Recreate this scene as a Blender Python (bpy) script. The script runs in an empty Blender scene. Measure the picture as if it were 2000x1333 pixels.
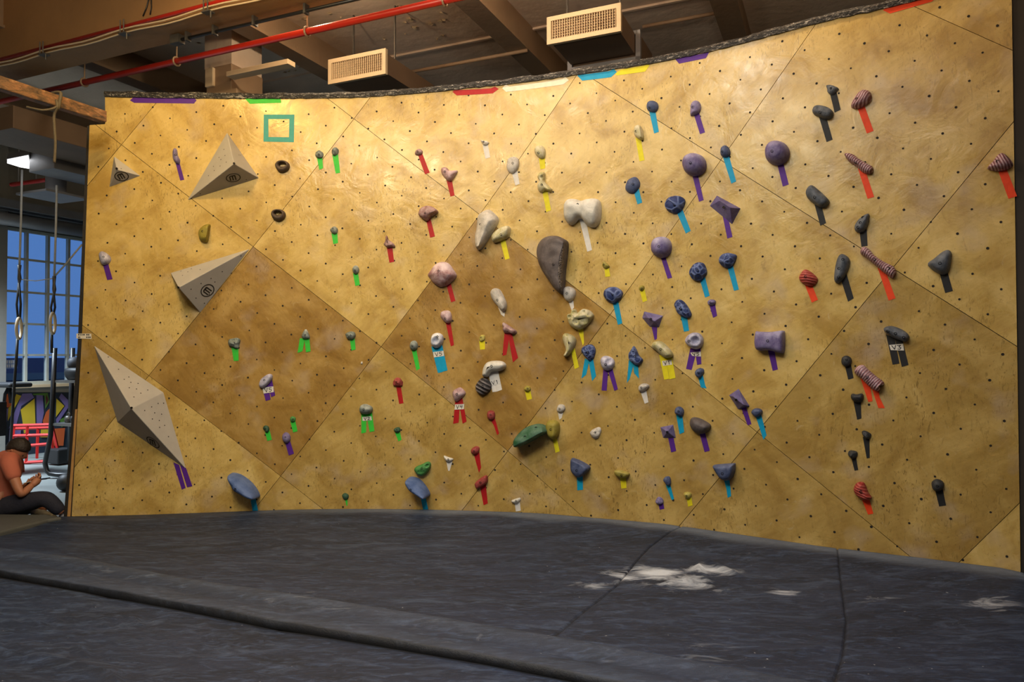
import bpy, bmesh, math, random
import numpy as np
from mathutils import Vector, Matrix, noise

random.seed(7)
SC = bpy.context.scene
COL = SC.collection
PI = math.pi

# ------------------------------------------------------------------ camera, world, lights, exposure
F = 1420.0                      # focal length in pixels of the 2000 px wide frame
PITCH = 0.0198
ROLL = -0.0018
HC = 1.48                       # eye height above the mats
cam = bpy.data.cameras.new('camera')
cam.sensor_fit = 'HORIZONTAL'
cam.sensor_width = 36.0
cam.lens = 36.0 * F / 2000.0
cam.clip_end = 200
cam_o = bpy.data.objects.new('camera', cam)
COL.objects.link(cam_o)
cam_o.matrix_world = (Matrix.Translation((0, 0, HC)) @ Matrix.Rotation(PI / 2 + PITCH, 4, 'X')
                      @ Matrix.Rotation(ROLL, 4, 'Z'))
SC.camera = cam_o

w = bpy.data.worlds.new('dusk')
w.use_nodes = True
SC.world = w
bg = w.node_tree.nodes['Background']
bg.inputs[0].default_value = (0.115, 0.26, 0.62, 1)
bg.inputs[1].default_value = 1.1

def lamp(name, loc, energy, color, size, target=None, kind='AREA', spread=None):
    l = bpy.data.lights.new(name, kind)
    l.energy = energy
    l.color = color
    if kind == 'AREA':
        l.shape = 'DISK'
        l.size = size
        if spread: l.spread = spread
    elif kind == 'SPOT':
        l.shadow_soft_size = size
        l.spot_size = spread or 2.4
        l.spot_blend = 0.9
    else:
        l.shadow_soft_size = size
    o = bpy.data.objects.new(name, l)
    COL.objects.link(o)
    o.location = loc
    if target:
        d = Vector(target) - Vector(loc)
        o.rotation_euler = d.to_track_quat('-Z', 'Y').to_euler()
    return o

WARM = (1.0, 0.66, 0.19)
SOFT = (1.0, 0.92, 0.74)
COOL = (0.74, 0.87, 1.0)
# the gym's wall washers hang from the ceiling in front of the climbing wall
lamp('wall_washer_warm', (-2.86, 5.1, 4.68), 165, WARM, 0.17, (-2.6, 6.9, 1.6), 'SPOT', 2.6)
lamp('wall_washer_mid', (-0.95, 5.0, 4.66), 46, SOFT, 0.17, (0.1, 6.7, 1.6), 'SPOT', 2.6)
lamp('wall_washer_white', (0.5, 4.5, 4.57), 62, (1.0, 0.97, 0.86), 0.16, (1.2, 6.2, 1.8), 'SPOT', 2.5)
# unseen fill lights added to brighten the ceiling, and the bulb above the frame
for _x in (-2.2, 0.6):
    lamp('ceiling_fill_up', (_x, 0.6, 2.6), 165, (1.0, 0.84, 0.66), 0.8, (_x, 0.9, 5.4), 'AREA', 2.8)
lamp('ceiling_fill_front', (-2.4, 3.9, 4.3), 165, (1.0, 0.76, 0.47), 0.12, None, 'POINT')  # added fill for the ceiling at the left
lamp('ceiling_bulb_centre', (-0.5, 6.35, 4.98), 22, (1.0, 0.92, 0.82), 0.10, None, 'POINT')
for _x in (-4.7, -2.3, -0.2):
    _p = (_x * math.cos(0.4171) + 5.64 * math.sin(0.4171), -_x * math.sin(0.4171) + 5.64 * math.cos(0.4171), 5.0)
    lamp('ceiling_fill_behind_girder', _p, 46, (1.0, 0.80, 0.54), 0.06, None, 'POINT')  # added fill, hidden by the girder, for the ceiling behind it
# unseen fill added over mats and lower wall; tube light in the room beyond
lamp('mat_fill', (0.2, 2.0, 4.9), 60, COOL, 1.6, (0.6, 3.6, 0.0), 'AREA', 2.0)
lamp('wall_fill', (-1.8, 1.6, 4.9), 72, (1.0, 0.97, 0.78), 1.4, (-1.4, 6.6, 0.5), 'AREA', 1.9)
lamp('tube_light_beyond', (-8.6, 9.8, 4.3), 420, COOL, 1.2, (-8.7, 10.4, 0.0), 'AREA', 1.75)

vs = SC.view_settings
vs.view_transform = 'Standard'
vs.look = 'None'
vs.gamma = 1.0
vs.exposure = -0.25
vs.use_curve_mapping = False

# ------------------------------------------------------------------ geometry of the view (pixels of the 2000x1333 photograph -> points in the gym)
_cp, _sp = math.cos(PITCH), math.sin(PITCH)
_cr, _sr = math.cos(ROLL), math.sin(ROLL)

def ray(px, py):
    dx = px - 1000.0
    dy = 666.5 - py
    dx, dy = _cr * dx - _sr * dy, _sr * dx + _cr * dy
    fy = F * _cp - dy * _sp
    fz = F * _sp + dy * _cp
    return dx / fy, fz / fy

def at_depth(px, py, Y):
    a, b = ray(px, py)
    return Vector((a * Y, Y, HC + b * Y))

def at_z(px, py, z):
    a, b = ray(px, py)
    Y = (z - HC) / b
    return Vector((a * Y, Y, z))

def project(P):
    x, y, z = P[0], P[1], P[2] - HC
    fwd = y * _cp + z * _sp
    up = -y * _sp + z * _cp
    dx, dy = F * x / fwd, F * up / fwd
    dx, dy = _cr * dx + _sr * dy, -_sr * dx + _cr * dy
    return 1000 + dx, 666.5 - dy

# the climbing wall sweeps round in one smooth curve: heading of its plan against arc length u
YC, TH0, TH1, UC, UW = 6.8127, -0.0672, 0.5707, -0.3011, 5.8284
_u = np.linspace(-6, 6, 2401)
_t = np.clip((_u - UC) / UW + .5, 0, 1)
_th = TH0 + (TH1 - TH0) * (_t * _t * (3 - 2 * _t))
_du = _u[1] - _u[0]
_X = np.concatenate([[0], np.cumsum(np.cos((_th[1:] + _th[:-1]) / 2) * _du)])
_Y = np.concatenate([[0], np.cumsum(-np.sin((_th[1:] + _th[:-1]) / 2) * _du)])
_X = _X - _X[1200]
_Y = _Y - _Y[1200] + YC
_Nx, _Ny = -np.sin(_th), -np.cos(_th)
_cache = {}

def on_wall(px, py, n=0.0):
    """pixel -> (arc length, height) on the wall surface raised by n"""
    k = round(n, 4)
    if k not in _cache:
        X, Y = _X + k * _Nx, _Y + k * _Ny
        _cache[k] = (X / Y, Y)
    r, Y = _cache[k]
    a, b = ray(px, py)
    u = float(np.interp(a, r, _u))
    return u, HC + b * float(np.interp(u, _u, Y))

def W(u, z, n=0.0):
    x = float(np.interp(u, _u, _X)) + n * float(np.interp(u, _u, _Nx))
    y = float(np.interp(u, _u, _Y)) + n * float(np.interp(u, _u, _Ny))
    return Vector((x, y, z))

def Wn(u):
    return Vector((float(np.interp(u, _u, _Nx)), float(np.interp(u, _u, _Ny)), 0))

# the room is turned 23.9 degrees against the camera
PSI = 0.4171
EX = Vector((math.cos(PSI), -math.sin(PSI), 0))
EY = Vector((math.sin(PSI), math.cos(PSI), 0))
EZ = Vector((0, 0, 1))

def R(x, y, z):
    return EX * x + EY * y + EZ * z

def to_room(P):
    return P.dot(EX), P.dot(EY), P.z

XL, XR, YF, YB, ZF, ZC = -13.35, 7.5, -6.0, 17.0, -0.30, 5.45

def on_left(px, py):
    a, b = ray(px, py)
    Y = XL / (a * EX.x + EX.y)
    return Vector((a * Y, Y, HC + b * Y))

# ------------------------------------------------------------------ object helpers
def mk(name, verts, faces, material, parent=None, smooth=False, origin=None, mats=None, mat_idx=None):
    vs_ = [Vector(v) for v in verts]
    if origin is None:
        if parent is not None:
            origin = Vector(parent['o'])
        else:
            c = sum(vs_, Vector()) / len(vs_)
            origin = Vector((c.x, c.y, min(v.z for v in vs_)))
    me = bpy.data.meshes.new(name)
    me.from_pydata([tuple(v - origin) for v in vs_], [], faces)
    for m in (mats or [material]):
        me.materials.append(m)
    if mat_idx:
        me.polygons.foreach_set('material_index', mat_idx)
    if smooth:
        me.polygons.foreach_set('use_smooth', [True] * len(me.polygons))
    me.update()
    o = bpy.data.objects.new(name, me)
    COL.objects.link(o)
    place(o, origin, parent)
    return o

ORG = {}
def place(o, origin, parent):
    ORG[o.name] = origin
    o['o'] = tuple(origin)
    if parent is not None:
        o.parent = parent
        o.location = Vector(origin) - Vector(parent['o'])
    else:
        o.location = origin

def thing(name, loc, label, cat, group=None):
    o = bpy.data.objects.new(name, None)
    o.empty_display_size = 0.1
    COL.objects.link(o)
    place(o, Vector(loc), None)
    tag(o, label, cat, group)
    return o

def tag(o, label, cat, group=None):
    o['label'] = label
    o['category'] = cat
    if group: o['group'] = group
    return o

def struct(o):
    o['kind'] = 'structure'
    return o

def box_vf(a, b, frame=None):
    """box between two corners, in the frame (o, x, y, z) if given, else in the room frame"""
    vs_ = []
    for z in (a[2], b[2]):
        for x, y in ((a[0], a[1]), (b[0], a[1]), (b[0], b[1]), (a[0], b[1])):
            vs_.append(R(x, y, z) if frame is None else frame[0] + frame[1] * x + frame[2] * y + frame[3] * z)
    return vs_, [(0, 3, 2, 1), (4, 5, 6, 7), (0, 1, 5, 4), (1, 2, 6, 5), (2, 3, 7, 6), (3, 0, 4, 7)]

def join_vf(parts):
    V, Fc = [], []
    for v, f in parts:
        n = len(V)
        V += v
        Fc += [tuple(i + n for i in q) for q in f]
    return V, Fc

def bevel(o, wd=0.006, seg=2):
    m = o.modifiers.new('bevel', 'BEVEL')
    m.width = wd
    m.segments = seg
    m.limit_method = 'ANGLE'
    return o

def tube_vf(pts, radii, n=10, caps=True):
    pts = [Vector(p) for p in pts]
    if not hasattr(radii, '__len__'): radii = [radii] * len(pts)
    V, Fc = [], []
    prev = None
    for i, p in enumerate(pts):
        d = (pts[min(i + 1, len(pts) - 1)] - pts[max(i - 1, 0)])
        d = d.normalized() if d.length > 1e-9 else Vector((0, 0, 1))
        if prev is None:
            a = d.cross(Vector((0, 0, 1)))
            if a.length < 1e-3: a = d.cross(Vector((1, 0, 0)))
        else:
            a = prev - d * prev.dot(d)
        a.normalize()
        prev = a
        b = d.cross(a)
        for k in range(n):
            t = 2 * PI * k / n
            V.append(p + (a * math.cos(t) + b * math.sin(t)) * radii[i])
    for i in range(len(pts) - 1):
        for k in range(n):
            k2 = (k + 1) % n
            Fc.append((i * n + k, i * n + k2, (i + 1) * n + k2, (i + 1) * n + k))
    if caps:
        Fc.append(tuple(range(n - 1, -1, -1)))
        Fc.append(tuple((len(pts) - 1) * n + k for k in range(n)))
    return V, Fc

def spline(pts, closed=True, per=6):
    pts = [Vector(p) for p in pts]
    n = len(pts)
    out = []
    rng = range(n) if closed else range(n - 1)
    for i in rng:
        p0, p1, p2, p3 = (pts[(i - 1) % n] if closed or i > 0 else pts[0], pts[i], pts[(i + 1) % n],
                          pts[(i + 2) % n] if closed or i + 2 < n else pts[-1])
        for k in range(per):
            t = k / per
            out.append(0.5 * ((2 * p1) + (p2 - p0) * t + (2 * p0 - 5 * p1 + 4 * p2 - p3) * t * t + (3 * p1 - p0 - 3 * p2 + p3) * t ** 3))
    if not closed: out.append(pts[-1])
    return out

def resample(pts, n, closed=True):
    P = pts + ([pts[0]] if closed else [])
    L = [0]
    for a, b in zip(P[:-1], P[1:]): L.append(L[-1] + (b - a).length)
    out = []
    m = n if closed else n - 1
    j = 0
    for k in range(n):
        s = L[-1] * k / m
        while j < len(L) - 2 and L[j + 1] < s: j += 1
        t = (s - L[j]) / max(1e-12, L[j + 1] - L[j])
        out.append(P[j].lerp(P[j + 1], min(1, t)))
    return out

# ------------------------------------------------------------------ materials
def lin(r, g, b):
    f = lambda c: (c / 255 / 12.92) if c / 255 <= .04045 else ((c / 255 + .055) / 1.055) ** 2.4
    return (f(r), f(g), f(b), 1)

class NT:
    def __init__(s, name):
        s.m = bpy.data.materials.new(name)
        s.m.use_nodes = True
        s.t = s.m.node_tree
        s.b = s.t.nodes['Principled BSDF']
    def n(s, typ, ins=None, **kw):
        x = s.t.nodes.new(typ)
        for k, v in kw.items(): setattr(x, k, v)
        for k, v in (ins or {}).items(): s.set(x.inputs[k], v)
        return x
    def set(s, sock, v):
        if isinstance(v, bpy.types.NodeSocket): s.t.links.new(v, sock)
        else:
            sock.default_value = v
    def noise(s, vec, scale, detail=3, rough=.5, dist=0):
        return s.n('ShaderNodeTexNoise', {'Vector': vec, 'Scale': scale, 'Detail': detail, 'Roughness': rough, 'Distortion': dist}).outputs['Fac']
    def ramp(s, fac, stops):
        x = s.n('ShaderNodeValToRGB', {'Fac': fac})
        e = x.color_ramp.elements
        while len(e) < len(stops): e.new(0.5)
        for i, (p, c) in enumerate(stops):
            e[i].position = p
            e[i].color = c if hasattr(c, '__len__') else (c, c, c, 1)
        return x.outputs['Color']
    def mix(s, fac, a, b, blend='MIX'):
        x = s.n('ShaderNodeMix', data_type='RGBA', blend_type=blend)
        s.set(x.inputs[0], fac)
        s.set(x.inputs[6], a)
        s.set(x.inputs[7], b)
        return x.outputs[2]
    def math(s, op, a, b=0.0):
        x = s.n('ShaderNodeMath', operation=op)
        s.set(x.inputs[0], a)
        s.set(x.inputs[1], b)
        x.use_clamp = False
        return x.outputs[0]
    def mapping(s, vec, scale=(1, 1, 1), rot=(0, 0, 0), loc=(0, 0, 0)):
        return s.n('ShaderNodeMapping', {'Vector': vec, 'Scale': scale, 'Rotation': rot, 'Location': loc}).outputs[0]
    def bump(s, h, strength=.2, dist=.01):
        x = s.n('ShaderNodeBump', {'Height': h, 'Strength': strength, 'Distance': dist})
        s.set(s.b.inputs['Normal'], x.outputs[0])
    @property
    def obj(s):
        if not hasattr(s, '_tc'): s._tc = s.n('ShaderNodeTexCoord')
        return s._tc.outputs['Object']
    def out(s, **kw):
        for k, v in kw.items():
            s.set(s.b.inputs[k.replace('_', ' ')], v)
        return s.m

def pmat(name, c1, c2=None, scale=6, rough=.6, bump=0, bscale=40, metallic=0, detail=4, bd=.01, spec=.5):
    t = NT(name)
    c = c1
    if c2: c = t.mix(t.noise(t.obj, scale, detail), c1, c2)
    if bump: t.bump(t.noise(t.obj, bscale, 4), bump, bd)
    return t.out(Base_Color=c, Roughness=rough, Metallic=metallic, Specular_IOR_Level=spec)

def emit(name, c, s):
    t = NT(name)
    return t.out(Base_Color=c, Emission_Color=c, Emission_Strength=s)

def wood(name, light, mid, dark, rot):
    t = NT(name)
    rnd = t.n('ShaderNodeObjectInfo').outputs['Random']
    off = t.n('ShaderNodeCombineXYZ', {0: t.math('MULTIPLY', rnd, 37.0), 1: t.math('MULTIPLY', rnd, 11.0), 2: t.math('MULTIPLY', rnd, 23.0)}).outputs[0]
    vec = t.n('ShaderNodeVectorMath', {0: t.obj, 1: off}, operation='ADD').outputs[0]
    gr = t.mapping(vec, (1, 1, 1), (0, rot, 0))
    gr = t.mapping(gr, (1.2, 1.2, 14))
    blot = t.noise(vec, 2.6, 6, .62, .6)
    grain = t.noise(gr, 3.0, 5, .6, .4)
    fac = t.math('ADD', t.math('MULTIPLY', blot, .85), t.math('MULTIPLY', grain, .15))
    c = t.ramp(fac, [(.37, dark), (.50, mid), (.61, light)])
    # shoe rubber scuffs and chalky rubs
    sm = t.noise(t.mapping(vec, (9, 9, 3.5)), 2.2, 6, .75, 1.6)
    sc = t.ramp(sm, [(.57, 0.0), (.67, .45), (.76, .8)])
    c = t.mix(sc, c, (mid[0] * .55, mid[1] * .52, mid[2] * .5, 1))
    rub = t.noise(vec, 5.5, 8, .7, 2.2)
    c = t.mix(t.ramp(rub, [(.62, 0.0), (.74, .35)]), c, (.66, .56, .36, 1))
    c = t.mix(t.ramp(t.noise(vec, 3.1, 3), [(.56, 0.0), (.72, .30)]), c, (.44, .38, .36, 1))
    spot = t.noise(vec, 60, 2, .5)
    c = t.mix(t.ramp(spot, [(.71, 0.0), (.76, .6)]), c, (mid[0] * .35, mid[1] * .33, mid[2] * .3, 1))
    dash = t.noise(t.mapping(vec, (26, 26, 7)), 1.6, 2, .5, 2.5)
    zone = t.ramp(t.noise(vec, 1.1, 3), [(.42, 0.0), (.62, 1.0)])
    dk = t.math('MULTIPLY', zone, t.ramp(dash, [(.61, 0.0), (.65, .7)]))
    c = t.mix(dk, c, (mid[0] * .42, mid[1] * .40, mid[2] * .38, 1))
    # wavy varnish
    h = t.math('ADD', t.noise(vec, 4.5, 4, .55, .8), t.math('MULTIPLY', t.noise(gr, 5, 4), .06))
    t.bump(h, .32, .02)
    r = t.ramp(t.noise(vec, 7, 4), [(.3, .22), (.7, .40)])
    return t.out(Base_Color=c, Roughness=r, Specular_IOR_Level=.5)

M = {}
M['wood'] = wood('varnished_plywood', lin(208, 180, 112), lin(194, 164, 94), lin(170, 138, 71), .61)
M['wood_mid'] = wood('varnished_plywood_mid', lin(186, 158, 94), lin(170, 141, 77), lin(150, 120, 60), .61)
M['wood_dark'] = wood('varnished_plywood_dark', lin(172, 140, 80), lin(154, 121, 62), lin(134, 101, 48), -.96)
M['ply_edge'] = pmat('plywood_edge', lin(196, 152, 92), lin(150, 108, 60), 14, .7)
M['black_paint'] = pmat('black_paint', lin(26, 24, 23), lin(44, 40, 38), 9, .6, .3, 60)

def hold_mat(name, base, chalk, amt, ridge_c=None, ridge_amt=0.0, rough=.62, bump=.35):
    t = NT(name)
    at = t.n('ShaderNodeAttribute', attribute_name='fx')
    sep = t.n('ShaderNodeSeparateColor', {'Color': at.outputs['Color']})
    n1 = t.noise(t.obj, 11, 5, .6, .5)
    n2 = t.noise(t.obj, 70, 3, .6)
    f = t.math('ADD', t.math('MULTIPLY', n1, 1.1), t.math('MULTIPLY', n2, .35))
    f = t.ramp(f, [(.50, 0.0), (.95, 1.0)])
    f = t.math('MULTIPLY', f, amt)
    f = t.math('ADD', f, t.math('MULTIPLY', sep.outputs[1], t.math('ADD', .35, n1)))
    fc = t.n('ShaderNodeClamp', {'Value': f}).outputs[0]
    dk = (base[0] * .62, base[1] * .62, base[2] * .62, 1)
    c = t.mix(n1, dk, base)
    c = t.mix(fc, c, chalk)
    if ridge_c: c = t.mix(t.math('MULTIPLY', sep.outputs[0], ridge_amt), c, ridge_c)
    t.bump(t.math('ADD', t.noise(t.obj, 160, 3), t.math('MULTIPLY', t.noise(t.obj, 38, 3), 1.5)), bump, .004)
    return t.out(Base_Color=c, Roughness=rough, Specular_IOR_Level=.35)

CH = lin(205, 198, 196)
M['purple'] = hold_mat('purple_resin', lin(98, 82, 140), lin(166, 162, 190), .55)
M['plum'] = hold_mat('dark_plum_resin', lin(92, 80, 138), lin(156, 152, 182), .4)
M['slate'] = hold_mat('slate_blue_resin', lin(56, 70, 112), lin(120, 130, 160), .45)
M['blue'] = hold_mat('matt_blue_resin', lin(78, 104, 160), lin(124, 142, 182), .4)
M['brain'] = hold_mat('dark_blue_resin', lin(26, 44, 104), lin(100, 118, 164), .3, lin(116, 132, 178), .75)
M['grey'] = hold_mat('charcoal_resin', lin(66, 73, 84), lin(132, 138, 148), .55)
M['black'] = hold_mat('black_resin', lin(36, 38, 42), lin(96, 98, 102), .35)
M['shell'] = hold_mat('ribbed_charcoal_resin', lin(36, 34, 36), lin(110, 104, 106), .2, lin(140, 132, 134), .75)
M['red'] = hold_mat('red_resin', lin(146, 44, 44), lin(176, 110, 104), .35)
M['maroon'] = hold_mat('chalky_maroon_resin', lin(118, 62, 62), lin(190, 168, 168), .8)
M['pink'] = hold_mat('chalky_pink_resin', lin(150, 100, 104), lin(206, 186, 192), .9)
M['rib'] = hold_mat('ribbed_pink_resin', lin(112, 54, 60), lin(176, 138, 146), .3, lin(206, 180, 190), .95)
M['ribred'] = hold_mat('ribbed_red_resin', lin(150, 32, 28), lin(190, 110, 104), .2, lin(200, 110, 100), .7)
M['green'] = hold_mat('green_resin', lin(52, 128, 54), lin(112, 160, 112), .4)
M['bottle'] = hold_mat('dark_green_resin', lin(34, 92, 58), lin(116, 140, 132), .55)
M['dkgreen'] = hold_mat('deep_green_resin', lin(28, 70, 46), lin(88, 118, 100), .4)
M['ggrey'] = hold_mat('grey_green_resin', lin(80, 96, 90), lin(170, 176, 172), .6)
M['yellow'] = hold_mat('yellow_resin', lin(176, 160, 44), lin(206, 200, 150), .45)
M['olive'] = hold_mat('olive_yellow_resin', lin(150, 136, 40), lin(180, 170, 110), .35)
M['cream'] = hold_mat('chalky_yellow_resin', lin(176, 168, 96), lin(208, 200, 180), 1.0)
M['white'] = hold_mat('white_resin', lin(200, 197, 188), lin(226, 223, 218), .6)
M['dwhite'] = hold_mat('grey_white_resin', lin(172, 166, 158), lin(216, 210, 204), .8)
M['lilac'] = hold_mat('chalky_lilac_resin', lin(134, 128, 164), lin(206, 206, 222), .95)
M['bwhite'] = hold_mat('chalky_blue_resin', lin(92, 108, 150), lin(220, 220, 226), 1.0)
M['brown'] = hold_mat('grey_brown_resin', lin(82, 74, 76), lin(120, 112, 114), .5)
M['umber'] = hold_mat('dark_brown_resin', lin(70, 56, 48), lin(116, 100, 88), .4)
M['bolt'] = pmat('dark_bolt', lin(26, 22, 20), lin(40, 36, 34), 60, .4, metallic=.6)
M['grip'] = None

TC = {'cyan': (0, 158, 206), 'purple': (86, 36, 144), 'red': (176, 20, 26), 'green': (58, 200, 62), 'yellow': (232, 218, 30),
      'white': (226, 222, 218), 'orange': (246, 74, 28), 'black': (36, 37, 40), 'teal': (62, 160, 154), 'cream': (232, 226, 204)}
for k, c in TC.items():
    t = NT(k + '_tape')
    t.bump(t.noise(t.mapping(t.obj, (1, 1, .4)), 90, 3), .3, .003)
    d = lin(*[x * .86 for x in c])
    M['t_' + k] = t.out(Base_Color=t.mix(t.noise(t.obj, 25, 4), lin(*c), d), Roughness=.55, Specular_IOR_Level=.3)
M['paper'] = pmat('paper', lin(224, 220, 210), lin(206, 200, 190), 40, .7)
M['ink'] = pmat('marker_ink', lin(24, 24, 26), None, rough=.6)

# ------------------------------------------------------------------ the climbing wall
TOP = [(205, 188.7), (300, 191), (412, 192), (500, 192.5), (600, 192), (700, 190.2), (782, 185), (865, 178), (920, 171.5), (965, 167.5),
       (1104, 149.5), (1200, 135), (1262, 126), (1320, 115), (1385, 101), (1450, 85), (1575, 51), (1637, 36), (1700, 23), (1760, 9)]
BOT = [(140, 1009), (280, 1006), (420, 1001), (560, 996), (660, 994.5), (775, 995), (950, 999), (1055, 1003), (1160, 1012), (1300, 1024),
       (1400, 1038), (1600, 1067), (1800, 1090), (1952, 1109)]
u_right = on_wall(1990, 900)[0]
top_uz = [on_wall(*p) for p in TOP]
top_uz.append((u_right, top_uz[-1][1] + .02))
bot_uz = [on_wall(*p) for p in BOT]
bot_uz.append((u_right, bot_uz[-1][1] - .01))

def interp_z(lst, u):
    return float(np.interp(u, [p[0] for p in lst], [p[1] for p in lst]))

outline = [(on_wall(140, 1009)[0] - .005, -.32), on_wall(140, 1009), on_wall(160, 660), on_wall(175, 244.5), on_wall(205.5, 242.5)] + top_uz + [(u_right, -.32)]

wall = thing('climbing_wall', W(0, 0, 0), 'tall curved bouldering wall of varnished diamond-set plywood panels behind dark mats', 'climbing wall')

OI = Vector((-3.5375, 1.2913))
VI = Vector((.9817, 1.2565))
VJ = Vector((1.2565, -.9817))

def clip_poly(poly, a, b):
    """keep the part of poly left of a->b"""
    out = []
    d = b - a
    side = lambda p: d.x * (p.y - a.y) - d.y * (p.x - a.x)
    for i in range(len(poly)):
        p, q = poly[i], poly[(i + 1) % len(poly)]
        sp, sq = side(p), side(q)
        if sp >= 0: out.append(p)
        if (sp > 0 > sq) or (sp < 0 < sq):
            out.append(p.lerp(q, sp / (sp - sq)))
    return out

def wall_sheet(name, poly, n0, n1, material, parent, step=.1, vstep=None, wob=None):
    """a sheet with outline poly (u,z) bent to the wall, from n0 (back) to n1 (front)"""
    bm = bmesh.new()
    vs_ = [bm.verts.new((p[0], 0, p[1])) for p in poly]
    try:
        bm.faces.new(vs_)
    except ValueError:
        bm.free()
        return None
    us = [p[0] for p in poly]
    k = math.ceil(min(us) / step)
    while k * step < max(us) - 1e-4:
        bmesh.ops.bisect_plane(bm, geom=bm.verts[:] + bm.edges[:] + bm.faces[:], plane_co=(k * step, 0, 0), plane_no=(1, 0, 0), dist=1e-5)
        k += 1
    if vstep:
        zs = [p[1] for p in poly]
        k = math.ceil(min(zs) / vstep)
        while k * vstep < max(zs) - 1e-4:
            bmesh.ops.bisect_plane(bm, geom=bm.verts[:] + bm.edges[:] + bm.faces[:], plane_co=(0, 0, k * vstep), plane_no=(0, 0, 1), dist=1e-5)
            k += 1
    bmesh.ops.remove_doubles(bm, verts=bm.verts, dist=1e-5)
    front = bm.faces[:]
    for f in front:
        f.normal_update()
        if f.normal.y > 0: f.normal_flip()
    ext = bmesh.ops.extrude_face_region(bm, geom=front)
    new = [g for g in ext['geom'] if isinstance(g, bmesh.types.BMVert)]
    for v in new: v.co.y = 1.0          # new = front layer marker
    bmesh.ops.recalc_face_normals(bm, faces=bm.faces)
    cu = sum(us) / len(us)
    cz = sum(p[1] for p in poly) / len(poly)
    org = W(cu, cz, n0)
    for v in bm.verts:
        f = v.co.y > .5
        n = n1 if f else n0
        if wob: n += wob(v.co.x, v.co.z) * (1 if f else 1)
        v.co = W(v.co.x, v.co.z, n) - org
    me = bpy.data.meshes.new(name)
    bmesh.ops.recalc_face_normals(bm, faces=bm.faces)
    bm.to_mesh(me)
    bm.free()
    me.materials.append(material)
    o = bpy.data.objects.new(name, me)
    COL.objects.link(o)
    place(o, org, parent)
    return o

DARK = {(0, 0), (1, 1)}
MID = {(-1, -1), (-1, 1), (1, 2), (2, 3), (0, 2), (0, 1), (1, 3), (0, 3)}
GAP = .0022
op = [Vector(p) for p in outline]
ei, ej = VI.normalized(), VJ.normalized()
rr = random.Random(3)
for i in range(-3, 7):
    for j in range(-4, 8):
        c = [OI + VI * i + VJ * j + ei * GAP + ej * GAP, OI + VI * (i + 1) + VJ * j - ei * GAP + ej * GAP,
             OI + VI * (i + 1) + VJ * (j + 1) - ei * GAP - ej * GAP, OI + VI * i + VJ * (j + 1) + ei * GAP - ej * GAP]
        c = c[::-1]
        poly = op[::-1]
        area = sum(poly[k].x * poly[(k + 1) % len(poly)].y - poly[(k + 1) % len(poly)].x * poly[k].y for k in range(len(poly)))
        if area < 0: poly = poly[::-1]
        ca = sum(c[k].x * c[(k + 1) % 4].y - c[(k + 1) % 4].x * c[k].y for k in range(4))
        if ca < 0: c = c[::-1]
        for k in range(4):
            if len(poly) > 2: poly = clip_poly(poly, c[k], c[(k + 1) % 4])
        q = []
        for p in poly:
            if not q or (p - q[-1]).length > 1e-4: q.append(p)
        if len(q) < 3: continue
        a2 = abs(sum(q[k].x * q[(k + 1) % len(q)].y - q[(k + 1) % len(q)].x * q[k].y for k in range(len(q)))) / 2
        if a2 < .004: continue
        m = M['wood_dark'] if (i, j) in DARK else M['wood_mid'] if (i, j) in MID else M['wood']
        wall_sheet('plywood_panel', q, -.018, rr.uniform(-.0008, .0004), m, wall)
# backing just behind the panels closes the joints
wall_sheet('backing_frame', [(p[0], p[1]) for p in outline], -.10, -.0185, M['black_paint'], wall)

# bolt holes (T-nuts) in their staggered rows, too small to pick apart: one piece of real geometry
E1 = VI * .118 + VJ * -.026
E2 = VI * .012 + VJ * .124
A0 = OI + VI * 1.521 + VJ * .089
def inside(p, poly):
    r = False
    for k in range(len(poly)):
        a, b = poly[k], poly[k - 1]
        if (a.y > p.y) != (b.y > p.y) and p.x < (b.x - a.x) * (p.y - a.y) / (b.y - a.y) + a.x: r = not r
    return r
HV, HF = [], []
rr = random.Random(5)
for i in range(-60, 60):
    for j in range(-60, 60):
        p = A0 + E1 * i + E2 * j + Vector((rr.gauss(0, .004), rr.gauss(0, .004)))
        if abs(p.x) > 5.5 or not (-.05 < p.y < 4.2) or not inside(p, op): continue
        if not all(inside(p + d, op) for d in (Vector((.05, 0)), Vector((-.05, 0)), Vector((0, .06)), Vector((0, -.03)))): continue
        r = rr.uniform(.0072, .0102)
        n = len(HV)
        for k in range(8):
            t = 2 * PI * k / 8
            HV.append(W(p.x + r * math.cos(t), p.y + r * math.sin(t), .0012))
        for k in range(8):
            t = 2 * PI * k / 8
            HV.append(W(p.x + r * .6 * math.cos(t), p.y + r * .6 * math.sin(t), .0009))
        for k in range(8):
            HF.append((n + k, n + (k + 1) % 8, n + 8 + (k + 1) % 8, n + 8 + k))
        HF.append(tuple(n + 8 + k for k in range(8)))
o = mk('bolt_holes', HV, HF, pmat('t_nut_holes', lin(34, 24, 14), lin(16, 12, 8), 30, .8), wall)
o['kind'] = 'stuff'

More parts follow.
